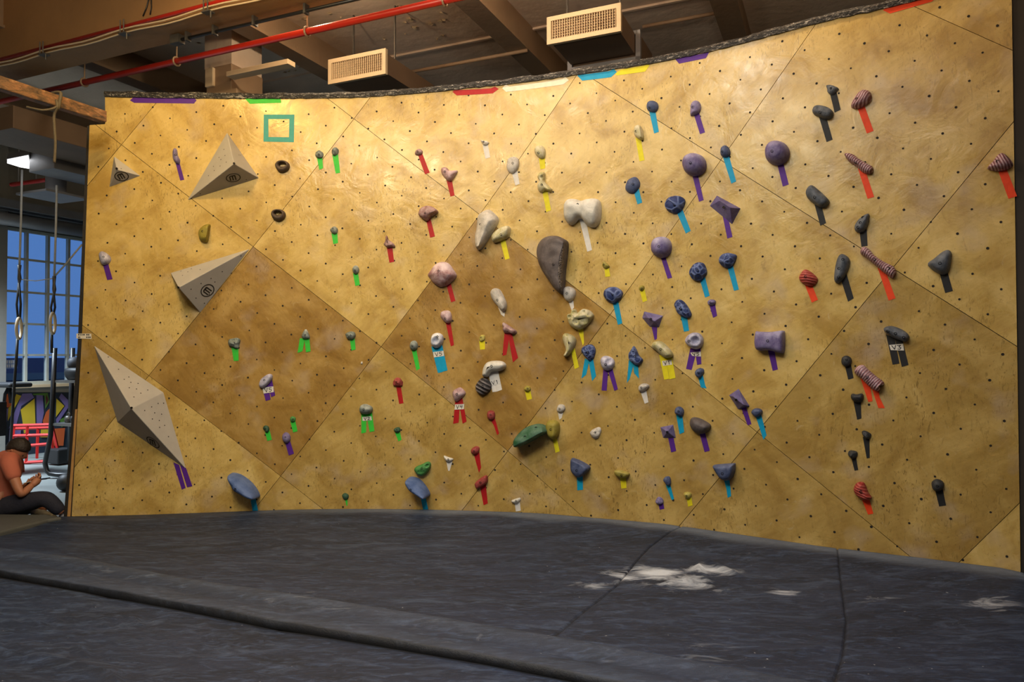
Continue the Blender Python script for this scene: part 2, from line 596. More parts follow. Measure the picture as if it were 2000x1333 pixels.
# worn black strip capping the wall, whitish with chalk
t = NT('worn_black_strip')
nz = t.noise(t.mapping(t.obj, (6, 6, 22)), 3.2, 8, .75, 1.2)
t.bump(t.noise(t.obj, 45, 5), .8, .02)
M['capstrip'] = t.out(Base_Color=t.ramp(nz, [(.40, lin(20, 18, 18)), (.55, lin(40, 37, 36)), (.60, lin(150, 144, 136)), (.66, lin(190, 184, 174))]), Roughness=.6)
cap = []
ub = np.arange(top_uz[0][0], u_right + .001, .04)
def capz(u): return interp_z(top_uz, u)
nn = len(ub)
V, Fc = [], []
for k, u in enumerate(ub):
    h = .050 + .012 * noise.noise(Vector((u * 5, 0, 0))) + .006 * noise.noise(Vector((u * 25, 3, 0)))
    z = capz(u)
    lo = -.004 + .008 * noise.noise(Vector((u * 14, 7, 0)))
    out = .016 + .006 * noise.noise(Vector((u * 18, 9, 0)))
    for (dz, n) in ((lo, .004), (lo, out), (h * .55, out + .008), (h, out - .004), (h + .006, -.10), (lo, -.10)):
        V.append(W(u, z + dz, n))
for k in range(nn - 1):
    for s in range(6):
        Fc.append((k * 6 + s, k * 6 + (s + 1) % 6, (k + 1) * 6 + (s + 1) % 6, (k + 1) * 6 + s))
Fc += [tuple(range(6)), tuple((nn - 1) * 6 + 5 - s for s in range(6))]
o = mk('cap_strip', V, [f[::-1] for f in Fc], M['capstrip'], wall, smooth=False)
o['label'] = 'scuffed black strip with chalk marks'

# layered left edge: black board, raw plywood lath, black lath
def wall_px(name, pts, n0, n1, mat, parent, **kw):
    return wall_sheet(name, [on_wall(*p) for p in pts], n0, n1, mat, parent, **kw)
wall_px('edge_board', [(175, 245), (170, 246), (151, 680), (124, 1010), (132, 1010), (158.5, 680)], -.11, -.003, M['black_paint'], wall)
wall_px('edge_lath', [(151, 800), (147, 800), (131.5, 1010), (137.5, 1010)], -.10, .002, M['ply_edge'], wall)
wall_px('edge_lath', [(155, 700), (151, 800), (137.5, 1010), (141.5, 1010), (150.5, 850)], -.10, -.002, M['black_paint'], wall)

# dark return board along the right edge
o = wall_sheet('end_board', [(u_right + .004, -.3), (u_right + .35, -.3), (u_right + .35, capz(u_right) - .05), (u_right + .004, capz(u_right) - .05)], -.09, -.012,
               pmat('dark_stained_board', lin(52, 44, 34), lin(34, 30, 26), 5, .7), wall)

# ------------------------------------------------------------------ crash mats
t = NT('dusty_black_vinyl')
at = t.n('ShaderNodeAttribute', attribute_name='fx')
sep = t.n('ShaderNodeSeparateColor', {'Color': at.outputs['Color']})
st = t.mapping(t.obj, (1.0, 3.2, 1), (0, 0, .25))
n1 = t.noise(st, 1.6, 7, .62, .8)
n2 = t.noise(st, 7, 6, .7, 1.5)
n3 = t.noise(t.mapping(t.obj, (1.4, 3.0, 1), (0, 0, .3)), 4.5, 8, .68, .7)
c = t.ramp(n1, [(.35, lin(21, 29, 45)), (.62, lin(31, 42, 64))])
c = t.mix(t.ramp(n2, [(.50, 0.0), (.68, .75)]), c, lin(58, 74, 102))
c = t.mix(t.ramp(t.noise(t.mapping(t.obj, (1.2, 4.0, 1), (0, 0, .2)), 2.3, 8, .7, 1.0), [(.52, 0.0), (.70, .55)]), c, lin(72, 86, 110))
dust = t.math('MULTIPLY', sep.outputs[1], t.ramp(n2, [(.25, .45), (.7, 1.0)]))
c = t.mix(dust, c, lin(98, 108, 124))
k_ = sep.outputs[0]
n4 = t.noise(t.mapping(t.obj, (1.0, 2.2, 1), (0, 0, .35)), 3.2, 9, .66, 1.1)
pk = t.math('ADD', t.math('MULTIPLY', k_, 1.0), t.math('MULTIPLY', t.math('SUBTRACT', n4, .5), 2.2))
pk = t.math('MULTIPLY', t.ramp(pk, [(.34, 0.0), (.62, .42), (1.0, .95)]), t.n('ShaderNodeClamp', {'Value': t.math('MULTIPLY', k_, 3.0)}).outputs[0])
c = t.mix(pk, c, lin(198, 204, 214))
speck = t.noise(t.obj, 38, 2, .4)
c = t.mix(t.ramp(speck, [(.775, 0.0), (.80, .7)]), c, lin(170, 170, 172))
c = t.mix(sep.outputs[2], c, lin(20, 20, 21))  # third channel darkens seams and paints the shadow gap at the flap
t.bump(t.math('ADD', n2, t.math('MULTIPLY', t.noise(t.obj, 120, 2), .25)), .25, .02)
M['vinyl'] = t.out(Base_Color=c, Roughness=t.ramp(n1, [(.3, .62), (.7, .5)]), Specular_IOR_Level=.35)
M['vinyl_gap'] = pmat('mat_gap', lin(12, 12, 12), None, rough=.9)

def g(px, py):
    P = at_z(px, py, 0.0)
    return Vector((P.x, P.y))

STRIP_TOP = [g(-420, 1003), g(-200, 1039), g(0, 1074), g(140, 1091), g(350, 1132), g(500, 1154), g(700, 1185), g(950, 1226), g(1200, 1269), g(1480, 1320), g(1800, 1380), g(2150, 1446), g(2600, 1535)]
STRIP_BOT = [g(-420, 1050), g(-200, 1088), g(0, 1124), g(160, 1152), g(350, 1187), g(500, 1217), g(700, 1250), g(950, 1292), g(1150, 1331), g(1480, 1395), g(1800, 1460), g(2150, 1535), g(2600, 1640)]
STRIP_BOT = [b + (b - a) * 0.0 for a, b in zip(STRIP_TOP, STRIP_BOT)]

def poly_at(P, s):
    L = [0]
    for a, b in zip(P[:-1], P[1:]): L.append(L[-1] + (b - a).length)
    s *= L[-1]
    for k in range(len(P) - 1):
        if s <= L[k + 1] or k == len(P) - 2:
            return P[k].lerp(P[k + 1], (s - L[k]) / max(1e-9, L[k + 1] - L[k]))

def x_line(P, px):
    """point of the polyline under image column px"""
    best = None
    for k in range(len(P) - 1):
        for q in range(40):
            p = P[k].lerp(P[k + 1], q / 40)
            e = abs(project((p.x, p.y, 0))[0] - px)
            if best is None or e < best[0]: best = (e, p)
    return best[1]

WALLFOOT = [(u, interp_z(bot_uz, u)) for u in np.arange(bot_uz[0][0], u_right + .3, .05)]
SEAMS = [  # wall end px .. strip end px, as ground polylines
    [g(98, 1011), g(60, 1019), g(0, 1034.5), g(-95, 1056.5)],
    [g(1330, 1030), g(1268, 1062), g(1202, 1136), g(1130, 1197), g(1074, 1247)],
    [g(1635, 1073), g(1642, 1130), g(1652, 1200), g(1645, 1268), g(1622, 1346)],
    [g(2000, 1135), g(2060, 1250), g(2140, 1330), g(2230, 1462)],
]
CHALKS = [(1215, 1120, .20, .62), (1283, 1113, .20, 1.05), (1340, 1130, .22, .9), (1375, 1108, .16, .85), (1320, 1142, .16, .55), (1420, 1110, .12, .5), (1155, 1133, .18, .5), (1400, 1260, .5, .18), (700, 1150, .6, .16), (1000, 1280, .5, .2),
          (1530, 1147, .12, .5), (1700, 1160, .16, .35), (1960, 1175, .2, .6), (1000, 1015, .12, .3)]
CHALKS = [(g(a, b), r, s) for a, b, r, s in CHALKS]
WRINK = [((1345, 1128), (1362, 1104), .010), ((1362, 1104), (1382, 1090), .012), ((1385, 1091), (1445, 1117), .012), ((1300, 1135), (1345, 1128), .008), ((1362, 1104), (1376, 1125), .01),
         ((1440, 1290), (1600, 1260), .01), ((1300, 1215), (1360, 1200), .006)]
WRINK = [(g(*a), g(*b), h) for a, b, h in WRINK]

def seg_d(p, a, b):
    d = b - a
    t_ = max(0, min(1, (p - a).dot(d) / d.dot(d)))
    return (p - a - d * t_).length

def mat_height(p):
    h = .012 * noise.noise(Vector((p.x * .9, p.y * .9, 0))) + .005 * noise.noise(Vector((p.x * 2.6, p.y * 4.2, 3)))
    for a, b, hh in WRINK:
        d = seg_d(p, a, b)
        if d < .12: h += hh * 1.6 * math.exp(-(d / .028) ** 2)
    return h

def patch_mesh(name, rows, matr, label=None, cat=None, group=None, seam_cols=(), hfun=None, thick=.28, edge_r=.012, fx=None, end_r=0):
    """rows: grid of ground points [row][col]; a padded slab with rounded dips along its side seams"""
    nr, nc = len(rows), len(rows[0])
    V, FX = [], []
    for r in range(nr):
        for c_ in range(nc):
            p, z0 = rows[r][c_]
            z = z0 + hfun(p, r, c_)
            V.append(Vector((p.x, p.y, z)))
            FX.append(fx(p, r, c_))
    Fc = [(r * nc + c_, r * nc + c_ + 1, (r + 1) * nc + c_ + 1, (r + 1) * nc + c_) for r in range(nr - 1) for c_ in range(nc - 1)]
    # skirts down to the floor
    ring = [c_ for c_ in range(nc)] + [r * nc + nc - 1 for r in range(1, nr)] + [(nr - 1) * nc + c_ for c_ in range(nc - 2, -1, -1)] + [r * nc for r in range(nr - 2, 0, -1)]
    n = len(V)
    for k in ring:
        V.append(Vector((V[k].x, V[k].y, -thick)))
        FX.append((0, 0, 1))  # skirt sides painted dark for the shade in the gaps
    for k in range(len(ring)):
        k2 = (k + 1) % len(ring)
        Fc.append((ring[k2], ring[k], n + k, n + k2))
    o = mk(name, V, Fc, matr, smooth=True)
    me = o.data
    # normals up
    bm = bmesh.new()
    bm.from_mesh(me)
    bmesh.ops.recalc_face_normals(bm, faces=bm.faces)
    bm.to_mesh(me)
    bm.free()
    a = me.attributes.new('fx', 'FLOAT_COLOR', 'POINT')
    a.data.foreach_set('color', [x for f in FX for x in (f[0], f[1], f[2], 1.0)])
    if label: tag(o, label, cat, group)
    return o

def seam_pt(S, t_):
    return poly_at(S, t_)

sec_labels = ['wide left section of black crash mat below the wall, left of the chalk spill',
              'crash mat section with the white chalk spill', 'right end section of black crash mat in the dark corner']
NR = 60
tr = [k / (NR - 1) for k in range(NR)]
tr = [x ** 1.35 for x in tr]
for s in range(3):
    SL, SR = SEAMS[s], SEAMS[s + 1]
    nc = [120, 50, 50][s]
    cs = [k / (nc - 1) for k in range(nc)]
    cs = [.5 - .5 * math.cos(PI * x) for x in cs]
    # wall foot between the two seams, by image column
    pxL = [98, 1330, 1635, 2000][s]
    pxR = [98, 1330, 1635, 2000][s + 1]
    uL, uR = on_wall(pxL, 1000)[0], on_wall(pxR, 1000)[0]
    rows = []
    cc = []
    for x in cs:
        foot = W(uL + (uR - uL) * x, 0, .004)
        base1 = SL[-1].lerp(SR[-1], x)
        # the near end follows the edge of the flap
        cc.append((Vector((foot.x, foot.y)) - SL[0].lerp(SR[0], x), x_line(STRIP_TOP, project((base1.x, base1.y, 0))[0]) - base1))
    for t_ in tr:
        a, b = seam_pt(SL, t_), seam_pt(SR, t_)
        row = []
        for x, (c0, c1) in zip(cs, cc):
            u = uL + (uR - uL) * x
            p = a.lerp(b, x) + c0 * (1 - t_) ** 3 + c1 * t_ ** 3
            zf = interp_z(bot_uz, min(max(u, bot_uz[0][0]), u_right)) * (1 - t_) ** 2
            row.append((p, zf))
        rows.append(row)
    def hf(p, r, c_, tr=tr, cs=cs, nc=nc, rows=rows):
        h = mat_height(p) * min(1, tr[r] * 6) * min(1, (1 - tr[r]) * 5)
        # dip beyond the flat lip along the wall
        q = rows[0][c_][0]
        d = (p - q).length
        x = min(1, max(0, (d - .16) / .5))
        h -= .035 * x * x * (3 - 2 * x) * min(1, (1 - tr[r]) * 2.5)
        e = min((p - rows[r][0][0]).length, (p - rows[r][nc - 1][0]).length)
        h -= .010 * math.exp(-(e / .007) ** 2) + .002 * math.exp(-(e / .05) ** 2)
        return h
    def fxf(p, r, c_, rows=rows, nc=nc):
        k = 0
        for c, rad, st_ in CHALKS:
            dx, dy = p.x - c.x, (p.y - c.y) * 1.0
            k = max(k, st_ * math.exp(-(dx * dx + dy * dy * 1.6) / (rad * rad)))
        d = (p - rows[0][c_][0]).length
        lip = 1 - min(1, max(0, (d - .10 - .08 * noise.noise(Vector((p.x * 2, 0, 0)))) / .14))
        xx = min(1, max(0, (p.x + 3.2) / 2.2))
        e = min((p - rows[r][0][0]).length, (p - rows[r][nc - 1][0]).length)
        return (k, lip * xx * 1.0, .6 * math.exp(-(e / .005) ** 2))
    patch_mesh('crash_mat', rows, M['vinyl'], sec_labels[s], 'mat', hfun=hf, fx=fxf)

# the padded flap that covers the joint between the mats
NC = 160
rows = []
NRF = 16
for r in range(NRF):
    v = r / (NRF - 1)
    row = []
    for k in range(NC):
        x = k / (NC - 1)
        a, b = poly_at(STRIP_TOP, x), None
        pa = a
        pxa = project((a.x, a.y, 0))[0]
        # matching point of the lower edge: same share of its polyline
        b = poly_at(STRIP_BOT, x)
        wob = .02 * noise.noise(Vector((x * 22, 5, 0))) + .008 * noise.noise(Vector((x * 70, 8, 0)))
        p = a.lerp(b, v + (wob * v if v > .5 else 0))
        row.append((p, .0))
    rows.append(row)
def hf(p, r, c_):
    v = r / (NRF - 1)
    b = .030 * min(1, v * 7) ** .5 - .014 * math.exp(-((v - .50) / .16) ** 2) * (1 + noise.noise(Vector((p.x * 1.1, p.y, 4)))) - .008 * v
    return .004 + b + .012 * noise.noise(Vector((p.x * 1.6, p.y * 1.6, 9))) * v + .004 * noise.noise(Vector((p.x * 5, p.y * 9, 2)))
def fxf(p, r, c_):
    v = r / (NRF - 1)
    xx = min(1, max(0, (c_ / NC - .05) / .4))
    d = (.10 + .35 * xx) * (.15 + .35 * math.exp(-((v - .2) / .2) ** 2) + .35 * math.exp(-((v - .9) / .15) ** 2))
    return (.12 * xx, min(1, d), .7 if r == NRF - 1 else 0)  # near edge painted dark as the shadow gap below the flap
patch_mesh('joint_cover_flap', rows, M['vinyl'], 'long dusty vinyl flap covering the joint between the crash mats', 'mat cover', hfun=hf, fx=fxf, thick=.02)

# near mat, in front of the flap
rows = []
for r in range(40):
    v = (r / 39) ** 1.2
    row = []
    for k in range(90):
        x = k / 89
        a = poly_at(STRIP_BOT, x)
        tp = poly_at(STRIP_TOP, x)
        d = (a - tp).normalized()
        a = a + d * .016
        row.append((a + Vector((.25, -1)).normalized() * (2.6 * v), 0.0))
    rows.append(row)
FOLDS = [((-60, 1212), (260, 1206), .012), ((-60, 1255), (150, 1262), .012), ((60, 1275), (220, 1312), .014), ((0, 1180), (180, 1175), .006), ((520, 1240), (360, 1275), .006)]
FOLDS = [(g(*a), g(*b), h) for a, b, h in FOLDS]
def hf(p, r, c_):
    h = -.012 + mat_height(p + Vector((3, 1))) * min(1, r / 4)
    for a, b, hh in FOLDS:
        d = seg_d(p, a, b)
        if d < .3: h += hh * 1.5 * math.exp(-(d / .05) ** 2) - hh * math.exp(-((d - .10) / .05) ** 2)
    return h
def fxf(p, r, c_):
    return (.10 * max(0, noise.noise(Vector((p.x * 2, p.y * 2, 1)))), 0, .95 if r == 0 else 0)  # first row painted dark as shade in the gap
patch_mesh('crash_mat', rows, M['vinyl'], 'nearest black crash mat in the foreground before the flap', 'mat', hfun=hf, fx=fxf)

# lower mat at the far left that the man sits on
pts = [g(94, 1013.5), g(0, 1037), g(-95, 1059), g(-300, 1023), g(-250, 1004), g(-20, 1003), g(90, 1004), g(122, 1009)]
V = [Vector((p.x, p.y, -.006)) for p in pts] + [Vector((p.x, p.y, -.29)) for p in pts]
n = len(pts)
o = mk('crash_mat', V, [tuple(range(n))[::-1]] + [(k, (k + 1) % n, n + (k + 1) % n, n + k) for k in range(n)], pmat('grey_vinyl', lin(84, 86, 84), lin(66, 68, 68), 3, .6, .2, 20))
bm = bmesh.new(); bm.from_mesh(o.data); bmesh.ops.recalc_face_normals(bm, faces=bm.faces); bm.to_mesh(o.data); bm.free()
bevel(o, .02, 3)
tag(o, 'grey crash mat at the far left under the seated man', 'mat')

# ------------------------------------------------------------------ the room shell
M['concrete'] = pmat('concrete_floor', lin(128, 134, 132), lin(104, 110, 108), 1.4, .55, .15, 12)
M['ceiling'] = pmat('brown_ceiling_paint', lin(224, 202, 178), lin(196, 172, 148), 2.2, .75, .4, 9, bd=.02)
M['beam'] = pmat('brown_beam_paint', lin(156, 130, 102), lin(134, 108, 82), 3, .6, .3, 14)
M['girder'] = pmat('tan_girder_paint', lin(164, 124, 78), lin(136, 100, 62), 1.6, .65, .35, 8, bd=.02)
M['wallpaint'] = pmat('grey_wall_paint', lin(150, 148, 140), lin(124, 122, 116), 2, .8, .2, 20)
M['duct'] = pmat('galvanised_duct', lin(150, 150, 152), lin(120, 120, 124), 3, .5, .15, 12, metallic=.2)
M['ductbrown'] = pmat('brown_duct_paint', lin(122, 98, 76), lin(98, 78, 60), 3, .6, .2, 12)
M['steel'] = pmat('dull_steel', lin(120, 116, 110), lin(80, 78, 74), 12, .45, metallic=.6)
M['redpipe'] = pmat('red_pipe_paint', lin(196, 44, 26), lin(160, 30, 20), 6, .35)
M['vent'] = pmat('cream_vent_paint', lin(214, 192, 156), lin(196, 172, 136), 5, .5)
M['ventdark'] = pmat('vent_inside', lin(46, 40, 34), lin(30, 26, 22), 20, .8)
M['vinylblack'] = pmat('black_rubber', lin(30, 31, 33), lin(22, 23, 24), 9, .55)
M['blacksteel'] = pmat('black_steel', lin(34, 34, 36), lin(24, 24, 26), 9, .4)

def rbox(name, a, b, m, parent=None, bv=0):
    v, f = box_vf(a, b)
    o = mk(name, v, f, m, parent)
    if bv: bevel(o, bv)
    return o

T_ = .2
struct(rbox('floor', (XL, YF, ZF - T_), (XR, YB, ZF), M['concrete']))
struct(rbox('ceiling', (XL, YF, ZC), (XR, YB, ZC + T_), M['ceiling']))
struct(rbox('wall_back', (XL, YB, ZF), (XR, YB + T_, ZC), M['wallpaint']))
struct(rbox('wall_right', (XR, YF, ZF), (XR + T_, YB, ZC), M['wallpaint']))
struct(rbox('wall_front', (XL, YF - T_, ZF), (XR, YF, ZC), M['wallpaint']))
# left wall with its window opening
wy0, wy1 = 3.4, 12.6
wz0, wz1 = on_left(50, 752).z, on_left(50, 449).z
wl_parts = [box_vf((XL - T_, YF, ZF), (XL, wy0, ZC)), box_vf((XL - T_, wy1, ZF), (XL, YB, ZC)), box_vf((XL - T_, wy0, ZF), (XL, wy1, wz0)), box_vf((XL - T_, wy0, wz1), (XL, wy1, ZC))]
v, f = join_vf(wl_parts)
struct(mk('wall_left', v, f, M['wallpaint']))

# ceiling joists run away from us, a long girder runs across
for k, x in enumerate((-11.0, -8.45, -5.95, -3.40, -1.0, 1.5, 4.0)):
    v, f = join_vf([box_vf((x - .10, YF, 5.12), (x + .10, YB, ZC)), box_vf((x - .13, YF, 5.10), (x + .13, YB, 5.13))])
    struct(mk('trim_%d' % (k + 1), v, f, M['beam']))
for k, y in enumerate((6.55, 8.1, 9.6, 11.2)):
    struct(rbox('trim_%d' % (k + 8), (XL, y - .02, 5.425), (XR, y + .02, ZC), M['ceiling']))
struct(rbox('trim_12', (XL, 5.0, 4.70), (XR, 5.36, ZC), M['girder']))

# ------------------------------------------------------------------ holds, tape and volumes on the wall
CROP = {'A1': (160, 230, 3.3325), 'A2': (500, 260, 4.443), 'A3': (720, 260, 3.703), 'A4': (920, 250, 3.603), 'A5': (1200, 180, 4.443),
        'A6': (1160, 440, 4.166), 'A7': (1440, 140, 4.444), 'A8': (1540, 280, 3.333), 'B1': (140, 620, 3.333), 'B2': (420, 620, 3.331),
        'B3': (660, 580, 4.76), 'B4': (880, 560, 4.166), 'B5': (740, 800, 6.06), 'B6': (1060, 740, 4.443), 'B7': (1400, 560, 4.442),
        'B8': (1560, 720, 3.1), 'C5': (1060, 540, 6.057), 'P': (0, 0, 1), 'S': (1200, 20, 4.0), 'T': (700, 100, 3.636), 'U': (1700, 0, 4.443)}

def PX(crop, pts):
    x0, y0, s = CROP[crop]
    return [(x0 + p[0] / s, y0 + p[1] / s) for p in pts]

def pairs(s):
    v = [float(x) for x in s.replace(',', ' ').split()]
    return list(zip(v[::2], v[1::2]))

def near_on(poly, p):
    if len(poly) == 1: return poly[0]
    best = None
    for a, b in zip(poly[:-1], poly[1:]):
        d = b - a
        t_ = max(0, min(1, (p - a).dot(d) / max(1e-12, d.dot(d))))
        q = a + d * t_
        e = (p - q).length
        if best is None or e < best[0]: best = (e, q)
    return best[1]

def smooth01(x, a, b):
    t_ = max(0, min(1, (x - a) / (b - a)))
    return t_ * t_ * (3 - 2 * t_)

def wob_tape(u, z): return .0

def tape(crop, col, pts, label, k=0, name='tape_strip', cat='tape', group='coloured route tapes on the climbing wall', thick=.0009):
    q = [on_wall(*p) for p in PX(crop, pts)]
    n0 = .0010 + .0009 * k
    o = wall_sheet(name, q, n0, n0 + thick, M['t_' + col] if isinstance(col, str) else col, None)
    if o is None:
        q = q[::-1]
        o = wall_sheet(name, q, n0, n0 + thick, M['t_' + col], None)
    tag(o, label, cat, group)
    return o

GLYPH = {'V': [[(0, 1), (.5, 0), (1, 1)]], '1': [[(.3, .8), (.55, 1), (.55, 0)]], '2': [[(.05, .8), (.5, 1), (.9, .75), (.1, 0), (1, 0)]],
         '3': [[(.05, .95), (.9, .95), (.4, .58), (.9, .35), (.6, .02), (.05, .08)]], '4': [[(.3, 1), (.1, .45), (.95, .5)], [(.85, 1), (.75, 0)]],
         '5': [[(.95, 1), (.2, 1), (.15, .55), (.75, .6), (.9, .25), (.5, 0), (.05, .05)]]}

def write(quad, text, mat_, parent, n, size=.66, wd=.0055, slant=0):
    """hand-lettered strokes on a label; quad = corner (u,z) points TL TR BR BL"""
    q = [Vector(p) for p in quad]
    V, Fc = [], []
    m = len(text)
    for k, ch in enumerate(text):
        for st_ in GLYPH[ch]:
            pp = []
            for x, y in st_:
                s = (.12 + .76 * (k + .12 + .74 * x) / m)
                t_ = .5 + (y - .5) * size
                pp.append(q[3].lerp(q[2], s).lerp(q[0].lerp(q[1], s), t_))
            for a, b in zip(pp[:-1], pp[1:]):
                d = (b - a).normalized()
                nrm = Vector((-d.y, d.x)) * wd / 2
                a2, b2 = a - d * wd * .4, b + d * wd * .4
                i = len(V)
                for p in (a2 + nrm, a2 - nrm, b2 - nrm, b2 + nrm): V.append(W(p.x, p.y, n))
                Fc.append((i, i + 1, i + 2, i + 3))
    return mk('lettering', V, Fc, mat_, parent)

def grade(crop, pts, text, label, k=3, mat_=None, ink=None):
    px = PX(crop, pts)
    q = [on_wall(*p) for p in px]
    n0 = .0010 + .0009 * k
    o = wall_sheet('grade_label', q, n0, n0 + .0006, mat_ or M['paper'], None)
    tag(o, label, 'label', 'handwritten grade labels')
    write(q, text, ink or M['ink'], o, n0 + .0012)
    return o

def bolt_at(parent, P, nrm, r=.010):
    a = Vector((0, 0, 1))
    b = nrm.cross(a).normalized()
    a = b.cross(nrm).normalized()
    V, Fc = [], []
    for rad, h in ((r, -.006), (r, .0022), (r * .72, .0030), (r * .6, -.004)):
        for k in range(10):
            t_ = 2 * PI * k / 10
            V.append(P + (a * math.sin(t_) + b * math.cos(t_)) * rad + nrm * h)
    for s in range(3):
        for k in range(10):
            k2 = (k + 1) % 10
            Fc.append((s * 10 + k, s * 10 + k2, s * 10 + 10 + k2, s * 10 + 10 + k))
    Fc.append(tuple(30 + k for k in range(10)))
    return mk('bolt', V, Fc, M['bolt'], parent)

HOLD_GROUP = 'climbing holds bolted to the plywood wall'

def H(crop, d, col, h, pts, bolt=None, tapes=(), style='smooth', spine=None, e=2.0, dust=0.0, dents=(), bumps=(), ax=None, pitch=.02, amp=.004,
      cell=.04, sharp=False, jit=0.0, seed=0, base=.35, bolts=()):
    if len(d.split()) < 4: d = d + ' on the wall'
    px = PX(crop, pairs(pts))
    rnd = random.Random(seed + len(d))
    cx = sum(p[0] for p in px) / len(px)
    cy = sum(p[1] for p in px) / len(px)
    pol = [Vector(on_wall(p[0], p[1], h * base)) for p in px]
    if not sharp: pol = spline(pol, True, 6)
    per = sum((a - b).length for a, b in zip(pol, pol[1:] + pol[:1]))
    fine = 1.6 if style == 'brain' else 3.0 if style == 'rib' else 1.0
    N = int(max(20, min(84 if fine < 2 else 170, per / .014 * fine)))
    rim = resample(pol, N)
    if sharp and style == 'facet':
        rim = pol
        N = len(pol)
    sp = [Vector(on_wall(p[0], p[1], h)) for p in PX(crop, pairs(spine))] if spine else [sum(pol, Vector((0, 0))) / len(pol)]
    tgt = [near_on(sp, p) for p in rim]
    rad = max((a - b).length for a, b in zip(rim, tgt))
    Rr = int(max(6, min(26 if fine < 2 else 44, rad / .008 * fine))) if style != 'facet' else 3
    zs = [p.y for p in rim]
    z0, z1 = min(zs), max(zs)
    dn = [(Vector(on_wall(*PX(crop, [(a, b)])[0], h * .9)), r / CROP[crop][2] / 230.0, dd) for a, b, r, dd in dents]
    uz, hs, fx, ts = [], [], [], []
    off = Vector((seed * 3.1 + cx, cy, 0)) * .37
    for r in range(Rr + 1):
        t_ = r / Rr
        a = t_ * PI / 2
        rr_ = max(0, math.cos(a)) ** (2 / e)
        hh = math.sin(a) ** (2 / e)
        if style == 'facet':
            rr_, hh = [(1, 0), (.80, .62), (.46, .93), (0, 1)][r]
        for k in range(N):
            p = tgt[k] + (rim[k] - tgt[k]) * rr_
            if style == 'facet' and 0 < r < 3:
                p = p + Vector((rnd.uniform(-1, 1), rnd.uniform(-1, 1))) * rad * jit
            z = h * hh
            wgt = min(1, t_ * 5)
            ridge = 0
            q3 = Vector((p.x, p.y, hh * h * .7)) + off
            if style == 'rib':
                ang = math.radians(ax or 0)
                s = (p.x - sp[0].x) * math.cos(ang) + (p.y - sp[0].y) * math.sin(ang) + .005 * noise.noise(q3 * 16) + .002 * noise.noise(q3 * 60)
                c_ = math.sin(2 * PI * s / pitch)
                ridge = smooth01(c_, -.35, .7) * (.75 + .5 * noise.noise(q3 * 20))
                z += amp * c_ * wgt
                z += .004 * noise.noise(q3 * 14) * wgt
            elif style == 'brain':
                ds = noise.voronoi(q3 / cell)[0]
                f = ds[1] - ds[0]
                ridge = 1 - smooth01(f, .02, .20)
                z += (amp * (ridge - .5) + .006 * noise.noise(q3 * 11)) * wgt
            elif style == 'rock':
                z += h * .34 * noise.fractal(q3 * 26, 1.0, 2.0, 4) * wgt
                if r and r < Rr: p = p + Vector((noise.noise(q3 * 30), noise.noise(q3 * 30 + Vector((9, 3, 1))))) * rad * .16
            elif style == 'smooth':
                z += h * .07 * noise.noise(q3 * 13) * wgt
            for c_, rd, dd in dn:
                x = (p - c_).length / rd
                z -= dd * math.exp(-(x ** 4)) * wgt
                z += abs(dd) * .22 * math.exp(-((x - 1.25) / .35) ** 2) * wgt if dd > 0 else 0
            for (ba, bb, br, bh) in bumps:
                pass
            up = smooth01((p.y - z0) / max(1e-6, z1 - z0), .45, 1.0)
            uz.append(p)
            hs.append(max(.0008, z) if r else .0006)
            fx.append((ridge * wgt, dust * up * (.55 + .9 * max(0, noise.noise(q3 * 18) + .3))))
            ts.append(t_)
    V = [W(p.x, p.y, z) for p, z in zip(uz, hs)]
    Fc = []
    for r in range(Rr):
        for k in range(N):
            k2 = (k + 1) % N
            Fc.append((r * N + k, r * N + k2, (r + 1) * N + k2, (r + 1) * N + k))
    cu = sum(p.x for p in rim) / N
    cz = sum(p.y for p in rim) / N
    org = W(cu, cz, 0)
    o = mk('climbing_hold', V, Fc, M[col], None, smooth=(style != 'facet'), origin=org)
    a_ = o.data.attributes.new('fx', 'FLOAT_COLOR', 'POINT')
    a_.data.foreach_set('color', [x for f in fx for x in (f[0], f[1], 0, 1)])
    bm = bmesh.new()
    bm.from_mesh(o.data)
    bmesh.ops.remove_doubles(bm, verts=bm.verts, dist=2e-5)
    bmesh.ops.recalc_face_normals(bm, faces=bm.faces)
    # outward check
    nrm = Wn(cu)
    if sum((f.normal.dot(nrm)) * f.calc_area() for f in bm.faces) < 0:
        bmesh.ops.reverse_faces(bm, faces=bm.faces)
    bm.to_mesh(o.data)
    bm.free()
    tag(o, d, 'climbing hold', HOLD_GROUP)
    bl = list(bolts) + ([bolt] if bolt else [])
    if bl:
        pj = [project(v) for v in V]
        for b in bl:
            bx, by = PX(crop, [b])[0]
            i = min(range(len(V)), key=lambda i: (pj[i][0] - bx) ** 2 + (pj[i][1] - by) ** 2 - hs[i] * 60)
            bolt_at(o, V[i], Wn(uz[i].x), .0105 if per > .35 else .0085)
    hold_tapes(crop, d, tapes)
    return o

def hold_tapes(crop, d, tapes):
    n = len(tapes)
    for k, tp in enumerate(tapes):
        col, pts = tp[0], tp[1]
        cr = tp[2] if len(tp) > 2 else crop
        pre = '' if n == 1 else ('left ' if k == 0 else 'right ')
        tape(cr, col, pairs(pts), '%s%s tape strip under the %s' % (pre, col, d), k)

